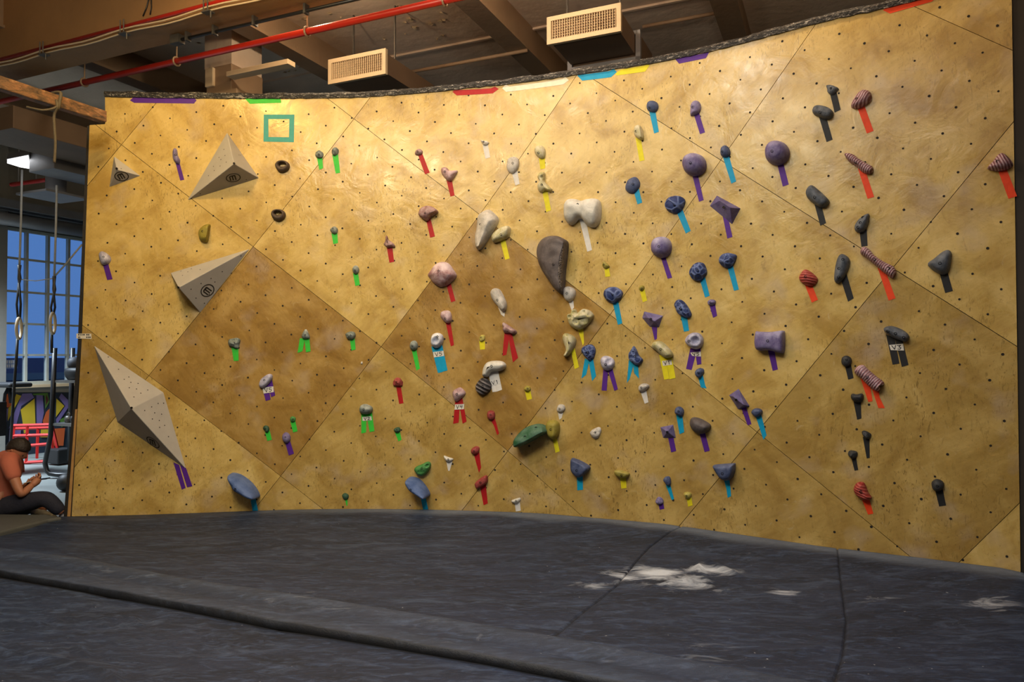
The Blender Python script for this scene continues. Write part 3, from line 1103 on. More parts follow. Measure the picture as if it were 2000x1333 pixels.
def POLY(crop, d, col, verts, faces, bolt=None, tapes=(), name='climbing_hold', cat='climbing hold', group=HOLD_GROUP, bv=.004):
    """angular hold or volume: vertices are (x, y, height) with pixels in the crop"""
    if len(d.split()) < 4: d = d + ' on the wall'
    V = []
    for x, y, hgt in verts:
        p = PX(crop, [(x, y)])[0]
        u, z = on_wall(p[0], p[1], hgt)
        V.append(W(u, z, hgt if hgt else .0006))
    bs = [i for i, v in enumerate(verts) if v[2] == 0]
    c = sum((V[i] for i in bs), Vector()) / len(bs)
    o = mk(name, V, faces, M[col], None, origin=c)
    a_ = o.data.attributes.new('fx', 'FLOAT_COLOR', 'POINT')
    a_.data.foreach_set('color', [0.0, 0.0, 0.0, 1.0] * len(V))
    bm = bmesh.new()
    bm.from_mesh(o.data)
    bmesh.ops.recalc_face_normals(bm, faces=bm.faces)
    px = PX(crop, [verts[0][:2]])[0]
    nrm = Wn(on_wall(*px)[0])
    if sum((f.normal.dot(nrm)) * f.calc_area() for f in bm.faces) < 0:
        bmesh.ops.reverse_faces(bm, faces=bm.faces)
    bm.to_mesh(o.data)
    bm.free()
    if bv: bevel(o, bv, 2)
    tag(o, d, cat, group)
    if bolt:
        bx, by = PX(crop, [bolt[:2]])[0]
        hb = bolt[2]
        u, z = on_wall(bx, by, hb)
        bolt_at(o, W(u, z, hb), Wn(u), .0105)
    hold_tapes(crop, d, tapes)
    return o, V


def RING(crop, d, col, h, outer, inner, bolt):
    """jug with a slot right through it: a rounded ring between two outlines"""
    N, Rr = 44, 10
    po = resample(spline([Vector(on_wall(p[0], p[1], h * .3)) for p in PX(crop, pairs(outer))]), N)
    pi_ = resample(spline([Vector(on_wall(p[0], p[1], h * .6)) for p in PX(crop, pairs(inner))]), N)
    k0 = min(range(N), key=lambda k: (pi_[k] - po[0]).length)
    pi_ = pi_[k0:] + pi_[:k0]
    if (pi_[N // 4] - po[N // 4]).length > (pi_[-N // 4] - po[N // 4]).length: pi_ = [pi_[0]] + pi_[1:][::-1]
    V, Fc = [], []
    for r in range(Rr + 1):
        t_ = r / Rr
        for k in range(N):
            p = po[k].lerp(pi_[k], .5 - .5 * math.cos(PI * t_))
            V.append(W(p.x, p.y, max(.0008, h * math.sin(PI * t_) ** .8)))
    for r in range(Rr):
        for k in range(N):
            k2 = (k + 1) % N
            Fc.append((r * N + k, r * N + k2, (r + 1) * N + k2, (r + 1) * N + k))
    c = sum(po, Vector((0, 0))) / N
    o = mk('climbing_hold', V, Fc, M[col], None, smooth=True, origin=W(c.x, c.y, 0))
    a_ = o.data.attributes.new('fx', 'FLOAT_COLOR', 'POINT')
    a_.data.foreach_set('color', [0.0, 0.0, 0.0, 1.0] * len(V))
    bm = bmesh.new()
    bm.from_mesh(o.data)
    bmesh.ops.recalc_face_normals(bm, faces=bm.faces)
    if sum(f.normal.dot(Wn(c.x)) * f.calc_area() for f in bm.faces) < 0: bmesh.ops.reverse_faces(bm, faces=bm.faces)
    bm.to_mesh(o.data)
    bm.free()
    tag(o, d, 'climbing hold', HOLD_GROUP)
    bx, by = PX(crop, [bolt])[0]
    u, z = on_wall(bx, by, h * .9)
    bolt_at(o, W(u, z, h * .93), Wn(u), .0085)

# upper left
H('A1', 'narrow purple hold between two grey pyramids at upper left', 'purple', .05, '590 215 600 196 615 205 622 245 636 275 630 300 615 298 592 270 588 240', (605, 240),
  [('purple', '611 298 637 296 666 404 640 410')], spine='605 225 615 275', dust=.3)
H('A1', "chalky lilac teardrop hold near the wall's left edge", 'lilac', .06, '108 885 125 868 160 885 183 912 178 940 150 958 125 955 112 920', (140, 910),
  [('purple', '137 956 169 943 200 1052 165 1058')], spine='135 910 150 925')
H('A1', 'olive half-disc hold without tape between the grey pyramids', 'olive', .09, '830 692 790 698 760 725 752 755 765 795 800 810 815 800 822 740', (785, 743),
  spine='818 725 808 775', e=1.8)
RING('A2', 'upper dark ring-shaped jug right of the big pyramid', 'umber', .06, '167 285 185 250 230 238 275 252 290 285 275 322 230 342 190 330', '198 276 206 264 230 260 252 264 260 276 248 284 230 286 210 284', (222, 305))
RING('A2', 'lower dark ring-shaped jug on a panel joint', 'umber', .06, '133 705 150 672 190 662 235 672 255 705 240 745 195 765 150 745', '160 697 168 686 190 682 214 686 222 697 210 705 190 707 172 705', (187, 726))
H('A2', 'grey-green knob, left of two side by side', 'ggrey', .05, '510 185 525 160 550 152 575 165 583 190 570 212 540 216 518 208', (545, 185),
  [('green', '528 210 575 205 583 305 550 320')], style='rock')
H('A2', 'grey-green knob, right of two side by side', 'ggrey', .05, '655 150 668 130 690 122 712 138 712 170 700 188 672 195 658 180', (670, 152),
  [('green', '662 190 712 180 730 345 692 352')], style='rock')
H('A2', 'small round teal-grey hold alone on the amber panel', 'ggrey', .05, '640 840 655 818 680 808 703 825 706 855 692 875 660 872', (668, 833),
  [('green', '655 872 706 866 712 955 672 965')], dust=.4)
H('A2', 'chalk-white green knob just above the dark diamond', 'ggrey', .05, '835 1175 850 1152 875 1150 892 1180 885 1215 860 1225 840 1210', (858, 1192),
  [('green', '842 1218 886 1213 902 1320 862 1328')], dust=1.0)
H('A2', 'small spiky maroon hold left of the red route', 'maroon', .06, '1120 895 1135 890 1150 930 1180 950 1205 985 1180 992 1130 990 1102 962 1118 945', (1142, 945),
  [('red', '1134 985 1182 980 1199 1118 1158 1127')], style='rock', spine='1135 930 1150 965')

# upper middle
H('A3', 'small pinkish knob with the topmost long red tape', 'maroon', .045, '332 145 345 120 370 112 388 130 382 150 360 160 340 158', (353, 131),
  [('red', '356 156 387 145 442 287 408 300')], dust=.5)
H('A3', 'two-horned dusty pink hold', 'pink', .07, '525 250 560 246 585 270 640 268 620 310 595 345 565 342 540 315 522 285', (555, 282),
  [('red', '562 337 600 327 622 452 592 460')], spine='555 275 580 310', e=1.9)
H('A3', 'rounded reddish-brown hold with an undercut lip', 'maroon', .10, '360 580 375 545 410 526 450 528 485 548 498 570 470 590 445 605 420 632 385 618 362 598', (408, 571),
  [('red', '415 622 446 612 480 748 445 758')], spine='395 580 430 575 475 565', e=2.6)
H('A3', 'tiny white winged chip at the top', 'dwhite', .035, '808 50 830 52 870 68 845 88 825 82', (832, 62),
  [('white', '824 86 862 78 880 176 845 186')], style='rock')
H('A3', 'oval white hold, upper of the white route', 'dwhite', .05, '1000 215 1008 185 1040 170 1075 178 1086 215 1075 260 1045 292 1015 285 998 255', (1040, 218),
  [('white', '1037 290 1075 270 1092 368 1062 380')], e=2.6)
H('A3', 'large angular off-white wedge with a slanted side', 'dwhite', .13, '780 605 800 575 855 548 895 570 932 615 920 660 870 745 830 810 795 843 770 825 762 750 775 670', (810, 660),
  spine='862 640 835 700 812 760 795 815', e=1.7)
H('A3', 'chalky yellow scoop touching the off-white wedge', 'cream', .09, '890 735 930 695 990 668 1018 680 1020 710 1005 755 960 775 905 792 888 770', (955, 733),
  [('yellow', '950 772 986 760 1020 908 988 918')], spine='925 745 995 700', e=2.2)
H('A3', 'big pink speckled four-sided hold', 'pink', .13, '420 1025 445 985 480 945 525 928 570 940 605 985 628 1030 600 1070 560 1100 510 1112 465 1085 440 1055', (507, 998),
  [('red', '560 1090 592 1080 628 1215 597 1225')], dust=1.0, e=1.8, spine='510 1010 560 1020')
H('A4', 'white hook-shaped hold', 'dwhite', .07, '133 1160 150 1132 180 1128 205 1145 230 1190 247 1240 240 1285 215 1290 180 1250 145 1205', (183, 1215),
  [('white', '190 1262 240 1280 235 1330 212 1315')], spine='165 1160 190 1205 225 1265')
H('A4', 'chalky yellow egg, highest of the yellow route', 'cream', .06, '442 155 455 128 490 120 515 140 520 185 512 212 485 215 455 190', (475, 175),
  [('yellow', '478 213 520 208 522 285 488 292')], dust=.6)
H('A4', 'twisted two-lobed jug', 'cream', .07, '465 345 485 310 515 312 518 345 515 375 540 405 568 430 555 450 520 440 490 455 468 435 465 400 480 380', (497, 402),
  [('yellow', '502 445 538 438 563 580 530 592')], spine='495 335 497 400 540 432', dents=[(498, 345, 12, .03)])
H('A4', 'large two-lobed white hold with a crack line', 'white', .14, '648 570 655 525 680 498 730 497 775 510 815 497 870 493 900 515 908 580 900 650 875 690 840 697 805 680 780 640 750 640 715 675 685 678 655 640', (750, 540),
  [('white', '762 640 805 635 852 860 818 872')], spine='700 565 775 575 850 600', e=2.2)
H('A4', 'huge dark brown half-moon hold in the centre', 'brown', .17, '515 765 560 755 610 760 650 780 673 805 668 900 655 1010 650 1100 640 1170 590 1140 530 1060 480 980 455 900 455 840 475 795', (580, 960),
  spine='645 815 622 900 610 960 608 1040 625 1120', e=2.1, seed=4)
_hm = bpy.data.objects[[o.name for o in bpy.data.objects if o.get('label', '').startswith('huge dark brown half')][0]]
_t = NT('perforated_grip')
_v = _t.n('ShaderNodeTexVoronoi', {'Vector': _t.obj, 'Scale': 95.0}).outputs['Distance']
_t.bump(_v, .9, .01)
M['grip'] = _t.out(Base_Color=_t.ramp(_v, [(.30, lin(34, 29, 28)), (.52, lin(120, 108, 100))]), Roughness=.8)
_edge = PX('A4', pairs('662 806 668 840 668 900 662 950 655 1010 652 1060 648 1110'))
_ridge = PX('A4', pairs('650 820 634 880 622 930 613 980 612 1030 616 1080 630 1125'))
_V, _F = [], []
for (ex, ey), (rx, ry) in zip(_edge, _ridge):
    for q in range(5):
        t_ = q / 4
        n = .172 * (1 - t_ ** 2.4) + .012
        _V.append(W(*on_wall(rx + (ex - rx) * t_, ry + (ey - ry) * t_, n), n))
for r in range(6):
    for q in range(4):
        _F.append((r * 5 + q, r * 5 + q + 1, r * 5 + q + 6, r * 5 + q + 5))
_o = mk('grip_side', _V, _F, M['grip'], _hm, smooth=True)
_o['label'] = 'perforated black grip side'
H('A4', 'round white hold below the half-moon tip', 'dwhite', .07, '645 1160 655 1125 685 1115 725 1135 732 1170 715 1210 680 1222 655 1200', (680, 1165),
  [('white', '683 1215 720 1215 725 1265 708 1285')], e=2.5)
H('A4', 'tiny yellow-grey chip above a short yellow tape', 'olive', .03, '920 965 935 940 968 965 972 985 945 992', (938, 963),
  [('yellow', '940 990 970 980 980 1045 945 1050')], style='rock', dust=.5)

# upper right
H('A5', 'slate round knob, topmost of the cyan route', 'slate', .06, '275 125 290 82 325 70 365 85 378 125 360 165 325 172 290 160', (307, 130),
  [('cyan', '303 168 356 164 386 345 345 360')])
H('A5', 'purple half-disc hold near the top edge', 'purple', .06, '690 70 720 72 742 97 747 140 728 180 690 197 657 203 656 150 662 100', (685, 130),
  [('purple', '690 196 735 180 787 350 743 365')], spine='690 120 690 160', dust=.4)
H('A5', 'chalky yellow almond-shaped hold', 'cream', .07, '162 330 178 290 210 280 235 310 247 365 248 408 220 412 185 390 168 365', (188, 338),
  [('yellow', '183 395 230 408 262 592 218 602')], spine='218 320 225 385', dust=.5)
H('A5', 'slate disc hold with a pointed rim', 'slate', .06, '90 820 110 765 150 738 185 735 215 775 212 825 170 875 130 878 98 855', (162, 800),
  [('cyan', '170 868 212 838 242 960 200 975')], e=1.8)
H('A5', 'left big purple ball', 'purple', .15, '584 630 590 585 615 548 655 528 700 526 745 542 776 580 786 630 775 675 740 708 690 722 640 712 602 680', (658, 607),
  [('purple', '675 715 722 708 775 938 735 952')], dust=.5, e=2.2)
H('A5', 'small slate egg on a panel joint', 'slate', .06, '915 520 925 478 955 458 985 475 1003 520 990 555 950 565 922 548', (935, 513),
  [('cyan', '940 560 995 553 1057 775 1015 795')])
H('A5', 'cracked dark blue hold beside the left purple ball', 'brain', .09, '432 975 450 925 500 900 560 898 605 930 600 980 570 1030 520 1053 465 1035 440 1005', (520, 980),
  [('cyan', '540 1042 590 1015 663 1205 620 1228')], style='brain', cell=.075, amp=.012)
POLY('A5', 'angular purple block with a ridge line', 'plum', [(890, 898, 0), (1095, 1010, 0), (1022, 1148, 0), (828, 988, 0), (914, 940, .09), (1004, 1003, .11)],
     [(0, 3, 4), (0, 4, 5, 1), (1, 5, 2), (2, 5, 4, 3)], (948, 1000, .092), [('purple', '940 1075 992 1110 1025 1258 980 1272')])
H('A6', 'middle big purple ball with a chalk-white crown', 'purple', .13, '460 178 470 130 500 100 541 90 585 98 614 130 623 178 612 225 580 255 541 265 500 252 470 222', (528, 172),
  [('purple', '543 258 580 252 637 428 600 437')], dust=1.1, e=2.2)
H('A6', 'lumpy dark blue hold, left of two alike', 'brain', .10, '770 385 790 335 830 302 880 305 905 345 912 390 885 430 850 453 805 445 780 420', (845, 370),
  [('cyan', '863 447 905 425 943 575 905 590')], style='brain', cell=.05, amp=.012)
H('A6', 'lumpy dark blue hold, right of two alike', 'brain', .09, '1008 285 1035 240 1080 222 1125 230 1155 245 1145 290 1120 330 1075 347 1035 330', (1092, 290),
  [('cyan', '1085 338 1130 322 1180 525 1140 535')], style='brain', cell=.05, amp=.012, dust=.4)
H('A6', 'honeycomb dark blue hold left of a panel joint', 'brain', .09, '72 570 85 525 125 502 180 505 225 540 222 580 190 620 145 635 100 615', (150, 565),
  [('cyan', '152 628 198 618 232 800 195 812')], style='brain', cell=.07, amp=.010)
H('A6', 'tiny yellow button', 'olive', .03, '365 510 380 490 405 495 408 520 390 538 370 530', (385, 514), [('yellow', '373 530 412 520 433 615 398 628')])
POLY('A6', 'faceted purple wedge above the yellow drop', 'plum', [(410, 703, 0), (563, 738, 0), (530, 832, 0), (455, 828, 0), (393, 755, 0), (445, 757, .085), (493, 783, .085)],
     [(0, 4, 5), (0, 5, 6, 1), (1, 6, 2), (2, 6, 3), (3, 6, 5, 4)], (463, 765, .085), [('purple', '468 822 515 826 513 925 495 938')])
H('A6', 'wrinkled dark blue slanted hold', 'brain', .07, '650 640 670 612 700 605 735 630 770 680 790 730 770 752 720 748 680 720 660 680', (705, 685),
  [('cyan', '708 744 758 742 775 860 733 868')], style='brain', cell=.042, amp=.011, spine='690 650 740 710')
H('A6', 'small dark purple nut', 'purple', .04, '922 625 945 605 985 612 985 640 960 657 930 650', (950, 628), [('purple', '940 652 985 640 1003 738 970 755')], style='rock')
H('A6', 'lilac doughnut hold with the grade on purple tape', 'lilac', .09, '740 935 760 900 800 875 850 880 882 920 880 970 855 1005 810 1010 770 985 745 960', (773, 945),
  [('purple', '785 1003 842 1006 795 1180 750 1170'), ('purple', '822 1006 868 1000 875 1130 840 1138')], dents=[(822, 940, 30, .05)], e=2.6, seed=2)
H('A6', 'wrinkled slate shark-fin hold', 'brain', .07, '320 985 340 1010 362 1060 393 1095 380 1125 345 1140 305 1120 280 1090 278 1050 300 1010', (330, 1070),
  [('cyan', '285 1098 326 1128 290 1255 268 1285'), ('cyan', '318 1122 360 1132 367 1250 328 1205')], style='brain', cell=.045, amp=.010, spine='325 1030 340 1095', dust=.6)
H('A6', 'chalky yellow drop above two yellow tapes', 'cream', .09, '465 980 485 950 535 945 580 975 620 1020 640 1060 620 1078 570 1078 530 1050 505 1025 475 1005', (540, 1012),
  [('yellow', '531 1055 588 1075 612 1252 572 1258'), ('yellow', '588 1072 634 1066 665 1245 615 1255')], spine='500 972 555 1005 600 1050')
H('A6', 'lilac knob above an open pair of purple tapes', 'lilac', .08, '48 1100 70 1068 115 1068 155 1095 162 1135 140 1175 95 1185 60 1155', (97, 1135),
  [('purple', '1178.7 721 1188 722 1185 763.6 1175 763', 'P'), ('purple', '1187 722 1196 719 1207 760.7 1200 763.6', 'P')], dents=[(118, 1112, 24, .02)], dust=.5)
H('A6', 'small dark slate hold with crumpled cyan tape', 'slate', .05, '825 1195 840 1170 875 1165 893 1180 885 1215 860 1240 835 1235', (850, 1200),
  [('cyan', '848 1234 886 1220 905 1300 917 1330 872 1322 862 1290')], style='rock')
H('B6', 'white beak-shaped hold with white tape', 'dwhite', .05, '828 75 850 48 890 42 922 62 905 90 870 112 835 112', (855, 75), [('white', '848 110 897 94 918 205 885 218')], spine='855 78 890 66')

# far right
H('A7', 'small charcoal arrowhead at the top right', 'grey', .045, '775 115 820 112 880 145 855 175 830 200 800 195 780 155', (810, 145), [('black', '805 193 860 172 898 330 845 357')], style='rock', e=1.8)
H('A7', 'charcoal pill-shaped hold', 'grey', .08, '648 340 665 300 705 288 780 305 830 345 820 395 775 412 710 390 665 370', (720, 357), [('black', '708 388 775 404 828 590 775 612')],
  dents=[(700, 312, 12, .012)], spine='695 335 780 358', e=2.4)
H('A7', 'dark red fanned hold at the top right', 'rib', .08, '985 290 1010 230 1050 175 1095 152 1145 165 1165 210 1150 260 1095 295 1040 318 1000 312', (1035, 238),
  [('orange', '1040 308 1100 284 1183 515 1125 538')], style='rib', ax=150, pitch=.018, amp=.0012, spine='1040 265 1100 215')
H('A7', 'right big purple ball', 'purple', .15, '236 700 243 655 270 615 310 596 355 596 405 615 436 655 445 705 432 750 400 785 355 804 305 800 262 775 240 740', (304, 686),
  [('purple', '345 796 398 788 447 980 395 998')], dust=.35, e=2.3)
H('A8', 'ribbed pink slug hold, upper', 'rib', .07, '362 70 380 62 420 70 460 100 510 130 545 150 548 185 520 200 480 185 440 150 390 115', (440, 125),
  [('orange', '450 158 505 190 558 350 515 362')], style='rib', ax=-30, pitch=.017, amp=.003, spine='385 85 450 125 520 170')
H('A8', 'charcoal wide rounded pinch', 'grey', .09, '110 320 125 285 150 270 180 290 220 325 262 370 255 400 215 418 175 400 125 360', (170, 345), [('black', '168 392 215 408 245 520 207 537')],
  spine='145 315 215 375', dents=[(195, 318, 14, .012)], e=2.3)
H('A8', 'charcoal fang-shaped hold', 'grey', .07, '520 455 523 500 510 545 485 575 450 580 428 560 435 520 470 480', (468, 515), [('black', '462 570 510 560 515 668 475 675')],
  spine='500 490 462 545', bolts=[(485, 482), (450, 547)])
H('A8', 'long ribbed pink slug hold on a panel joint', 'rib', .08, '468 690 490 672 520 685 560 730 620 770 680 800 700 835 690 865 670 877 630 850 570 800 510 750 470 720', (560, 757),
  [('orange', '574 790 636 842 697 1010 652 1025')], style='rib', ax=-35, pitch=.017, amp=.003, spine='495 700 560 757 665 840', dust=.3, bolts=[(650, 813)])
H('A8', 'ribbed dark red shell at the right edge', 'rib', .08, '1295 160 1330 115 1365 70 1395 60 1430 85 1463 130 1450 155 1410 172 1350 178', (1360, 118),
  [('orange', '1362 172 1418 164 1488 345 1432 362')], style='rib', ax=20, pitch=.017, amp=.002, spine='1350 140 1405 115')
H('A8', 'round striped red hold', 'ribred', .08, '65 875 85 835 110 820 145 838 180 870 187 895 165 925 125 930 85 910', (108, 868),
  [('orange', '105 918 154 924 192 1020 152 1038')], style='rib', ax=80, pitch=.02, amp=.003, dust=.4)
H('A8', 'tall charcoal bean with two bolts', 'grey', .08, '310 765 330 725 355 720 390 745 398 785 375 850 345 895 315 913 295 890 298 830', (325, 815),
  [('black', '343 893 377 845 425 1010 388 1032')], spine='350 765 325 860', bolts=[(352, 757), (323, 867)])
H('A8', 'charcoal three-cornered hold far right', 'grey', .09, '905 780 945 750 1000 705 1040 692 1062 715 1058 770 1045 830 1015 855 970 845 920 810', (980, 782),
  [('black', '983 845 1036 840 1070 962 1020 975')], spine='955 783 1020 750', dust=.3)
H('B7', 'long charcoal slab above two black tapes', 'grey', .08, '1445 380 1460 350 1520 342 1600 370 1655 410 1670 450 1640 478 1580 465 1500 430', (1550, 405),
  [('black', '1468 415 1543 448 1585 668 1525 678'), ('black', '1545 450 1612 470 1663 680 1605 697')], spine='1490 380 1620 440', bolts=[(1482, 385), (1618, 440)])

# left and lower left
H('B1', 'jagged grey-green hold left in the dark diamond', 'ggrey', .05, '1020 145 1088 138 1090 180 1075 208 1050 195 1022 185', (1058, 165), [('green', '1040 190 1085 198 1087 283 1055 285')], style='rock')
H('B1', 'long blue eye-shaped hold at lower left', 'blue', .21, '1005 1033 1060 1038 1120 1075 1170 1130 1195 1185 1165 1192 1100 1170 1045 1138 1020 1090', (1070, 1118),
  [('cyan', '232 1192 265 1184 280 1258 245 1262', 'B2')], spine='1028 1066 1062 1118 1110 1152 1170 1180', e=2.3, base=.75)
H('B5', 'blue eye-shaped hold at bottom centre', 'blue', .21, '305 840 340 828 420 850 490 920 540 1000 553 1050 510 1075 440 1030 370 990 325 935 308 880', (375, 955),
  [('cyan', '498 1066 556 1050 585 1185 525 1188')], spine='322 890 372 955 440 1005 520 1055', e=2.3, base=.75)
H('B2', 'small chalky green peak above split tapes', 'ggrey', .05, '562 120 575 90 592 78 615 130 600 142 570 140', (583, 115),
  [('green', '552 138 586 136 568 222 537 232'), ('green', '581 136 613 131 622 222 592 228')], dust=.8)
H('B2', 'mottled grey-green knob right in the dark diamond', 'ggrey', .06, '848 110 875 92 905 98 910 125 890 147 858 140', (880, 118), [('green', '877 143 908 132 915 210 888 217')], style='rock')
H('B2', 'lilac oval tilted over the grade in the dark diamond', 'lilac', .06, '283 440 300 400 345 370 370 378 365 410 335 445 300 462', (318, 412),
  [('purple', '306 455 345 436 362 535 330 545'), ('purple', '344 430 370 405 392 508 365 520')], spine='315 430 350 393', e=2.4)
H('B2', 'dark green pebble beside the plum egg', 'dkgreen', .035, '310 725 325 705 347 715 350 740 330 750', (328, 726), [('green', '325 744 355 735 370 798 340 805')], style='rock')
H('B2', 'green pebble above the plum egg', 'green', .03, '487 660 500 645 522 655 520 678 495 682', (508, 662), [('green', '490 678 522 673 537 742 508 750')])
H('B2', 'plum egg low in the dark diamond', 'purple', .06, '435 780 445 755 468 752 487 775 485 805 465 822 442 808', (458, 780), [('purple', '457 816 487 802 514 888 480 900')])
H('B3', 'speckled grey-green oval above two grade-labelled tapes', 'ggrey', .08, '195 1050 210 1010 255 1000 310 1025 317 1060 295 1088 240 1095 205 1080', (240, 1045),
  [('green', '218 1085 267 1088 262 1262 218 1272'), ('green', '266 1088 318 1078 340 1250 295 1258')], spine='230 1048 280 1050', dust=.6)
H('B2', 'tiny dark green button just above the mats', 'dkgreen', .03, '825 1160 845 1145 868 1160 862 1185 838 1187', None, [('green', '845 1183 862 1183 862 1225 855 1228')])

# middle
H('B3', 'grey ball right of the joint crossing', 'ggrey', .06, '665 455 680 415 715 408 738 440 735 480 705 500 675 490', (690, 452), [('green', '687 495 728 484 763 668 730 687')], dust=.5)
H('B3', 'blocky dusty pink hold above the white-rimmed ring', 'pink', .07, '950 185 955 145 985 128 1030 130 1050 165 1052 225 1020 245 980 225', (998, 198),
  [('red', '1003 240 1046 230 1080 450 1050 462')], dust=.8, spine='985 170 1010 205')
H('B3', 'white-rimmed blue ring hold', 'bwhite', .08, '862 400 880 350 925 335 970 360 972 420 945 465 900 475 868 450', (922, 375),
  [('cyan', '868 462 921 470 975 700 930 710'), ('cyan', '919 468 970 448 1020 685 972 697')], dents=[(908, 405, 32, .04)], dust=1.0, e=2.6)
H('B3', 'tiny yellow block with a short yellow tape', 'yellow', .035, '1312 380 1330 355 1362 360 1362 400 1335 417 1315 410', (1330, 380), [('yellow', '1314 410 1365 405 1368 488 1322 493')], style='rock')
H('B3', 'six-sided red nut below the joint crossing', 'red', .05, '507 800 525 762 560 752 598 790 595 830 560 838 520 832', (545, 795), [('red', '541 832 585 828 610 990 570 998')], e=1.7, dust=.3, style='rock')
H('B3', 'pink angular hold above two red tapes', 'pink', .07, '1060 895 1080 865 1135 845 1182 895 1150 940 1095 980 1070 945', (1105, 905),
  [('red', '1090 972 1138 945 1123 1172 1072 1182'), ('red', '1120 950 1155 930 1197 1160 1160 1180')], e=1.8)
H('B4', 'small dark red cup with torn tape', 'red', .05, '295 1030 315 1010 352 1020 358 1070 330 1092 300 1075', (325, 1045), [('red', '325 1086 357 1066 372 1110 395 1195 380 1210 352 1130')])
H('B5', 'tiny green cube low between two diamonds', 'dkgreen', .035, '172 240 205 215 245 218 250 260 215 278 185 265', (210, 243), [('green', '190 275 248 265 270 360 232 380')], style='rock')
H('B4', 'spiky purple-red hold above spread red tapes', 'maroon', .06, '420 295 445 300 490 330 535 365 520 390 480 380 430 375 425 335', (465, 355),
  [('red', '440 374 486 378 470 470 455 555 424 565 430 470'), ('red', '477 376 500 380 520 470 550 580 508 618 478 450')], style='rock', spine='440 330 490 365', dust=.5)
H('B4', 'white curved hold over the white grade tapes', 'white', .09, '255 725 262 665 290 620 340 605 410 608 445 635 435 670 390 690 330 695 300 735 270 735', (333, 653),
  [('white', '304 688 345 688 378 855 342 860'), ('white', '345 688 386 680 420 840 379 855')], spine='278 705 300 655 350 645 415 642')
H('B4', 'black ribbed shell beside the white curved hold', 'shell', .08, '198 820 215 780 250 745 290 750 325 790 325 830 300 865 255 885 215 865', (260, 812), style='rib', ax=62, pitch=.036, amp=.007, e=2.2)
H('B4', 'yellow pebble left of the lower centre', 'olive', .035, '595 835 615 808 645 815 648 845 620 857', (622, 832), [('yellow', '605 850 649 840 663 915 622 925')], style='rock')
H('B4', 'small white ring knob above torn white tape', 'dwhite', .04, '862 1000 880 962 920 965 930 1000 905 1025 870 1020', (888, 998), [('white', '872 1018 921 1008 905 1070 885 1085')], e=2.4)
H('B4', 'mustard bulb beside the big green hold', 'olive', .10, '770 1140 785 1100 825 1088 870 1105 882 1155 870 1220 835 1250 795 1225 775 1180', (812, 1160),
  [('yellow', '1079.7 858 1087 855 1093.3 882 1085 885', 'P')], spine='825 1145 832 1200', e=2.2)
H('B4', 'big dark green half-moon hold near the bottom', 'bottle', .19, '498 1265 515 1225 570 1165 650 1132 720 1135 762 1175 757 1200 690 1235 600 1288 520 1318 500 1300', (600, 1222),
  spine='528 1290 600 1258 690 1210 742 1183', e=2.3, base=.75, bolts=[(690, 1145)])
H('B6', 'broken white chip without tape', 'dwhite', .04, '410 468 450 432 497 425 500 470 485 510 450 525 420 500', (452, 465), style='rock', e=1.8)
H('C5', 'yellow-grey jug full of round pockets', 'cream', .10, '285 470 300 445 330 440 345 395 380 390 400 430 425 440 470 385 540 400 590 450 585 490 550 545 490 605 420 632 350 605 310 560', (402, 552),
  [('yellow', '415 625 480 618 490 790 475 818')], dents=[(312, 478, 22, .035), (365, 425, 24, .035), (395, 532, 36, .04), (495, 520, 44, .04), (480, 420, 22, .03), (550, 450, 24, .02)],
  spine='375 500 430 520 520 480', e=2.8, seed=6)
H('C5', 'yellow claw-shaped drop', 'cream', .09, '228 720 250 675 300 680 360 710 385 755 370 830 330 900 290 945 250 952 248 930 275 870 240 790', (313, 780),
  [('yellow', '340 900 375 840 430 1075 378 1098')], spine='290 730 315 790 295 880 268 935')
H('C5', 'raspberry-textured dark blue hold over spread cyan tapes', 'brain', .07, '450 880 480 830 560 805 605 835 618 890 595 970 550 1000 500 960', (528, 905),
  [('cyan', '500 970 552 1000 515 1165 458 1210'), ('cyan', '544 995 596 970 632 1180 585 1240')], style='brain', cell=.036, amp=.010)
H('B5', 'leaf-green jug with curved grooves', 'green', .08, '415 715 440 680 510 650 570 622 605 640 605 690 570 750 515 790 460 775 430 745', (508, 702),
  dents=[(570, 668, 22, .03), (500, 745, 20, .015), (470, 742, 16, .012), (530, 735, 16, .012), (555, 712, 14, .012)], spine='475 715 560 680', e=2.5)
H('B5', 'small white anvil-shaped chip', 'white', .04, '765 550 820 568 880 590 845 625 800 620 775 590', (820, 595), [('white', '800 622 870 618 838 728 820 728')], e=1.8, dust=.4)
H('B5', 'red nut above a long pointed red tape', 'red', .05, '1085 500 1100 460 1150 438 1185 455 1180 510 1145 535 1100 530', (1130, 495), [('red', '1124 532 1190 508 1210 690 1185 752')], dents=[(1160, 470, 14, .01)])
H('B5', 'red brick-shaped block at bottom centre', 'red', .06, '1135 880 1180 830 1265 782 1285 830 1270 880 1165 942 1145 920', (1195, 868), [('red', '1198 916 1266 886 1290 1115 1240 1135')], spine='1175 885 1255 835', e=3.2)
H('B5', 'small white chip, lowest of the white route', 'white', .04, '1562 1085 1600 1065 1670 1050 1668 1090 1620 1118 1575 1105', (1625, 1085), [('white', '1608 1110 1668 1088 1680 1200 1622 1210')], e=1.8)

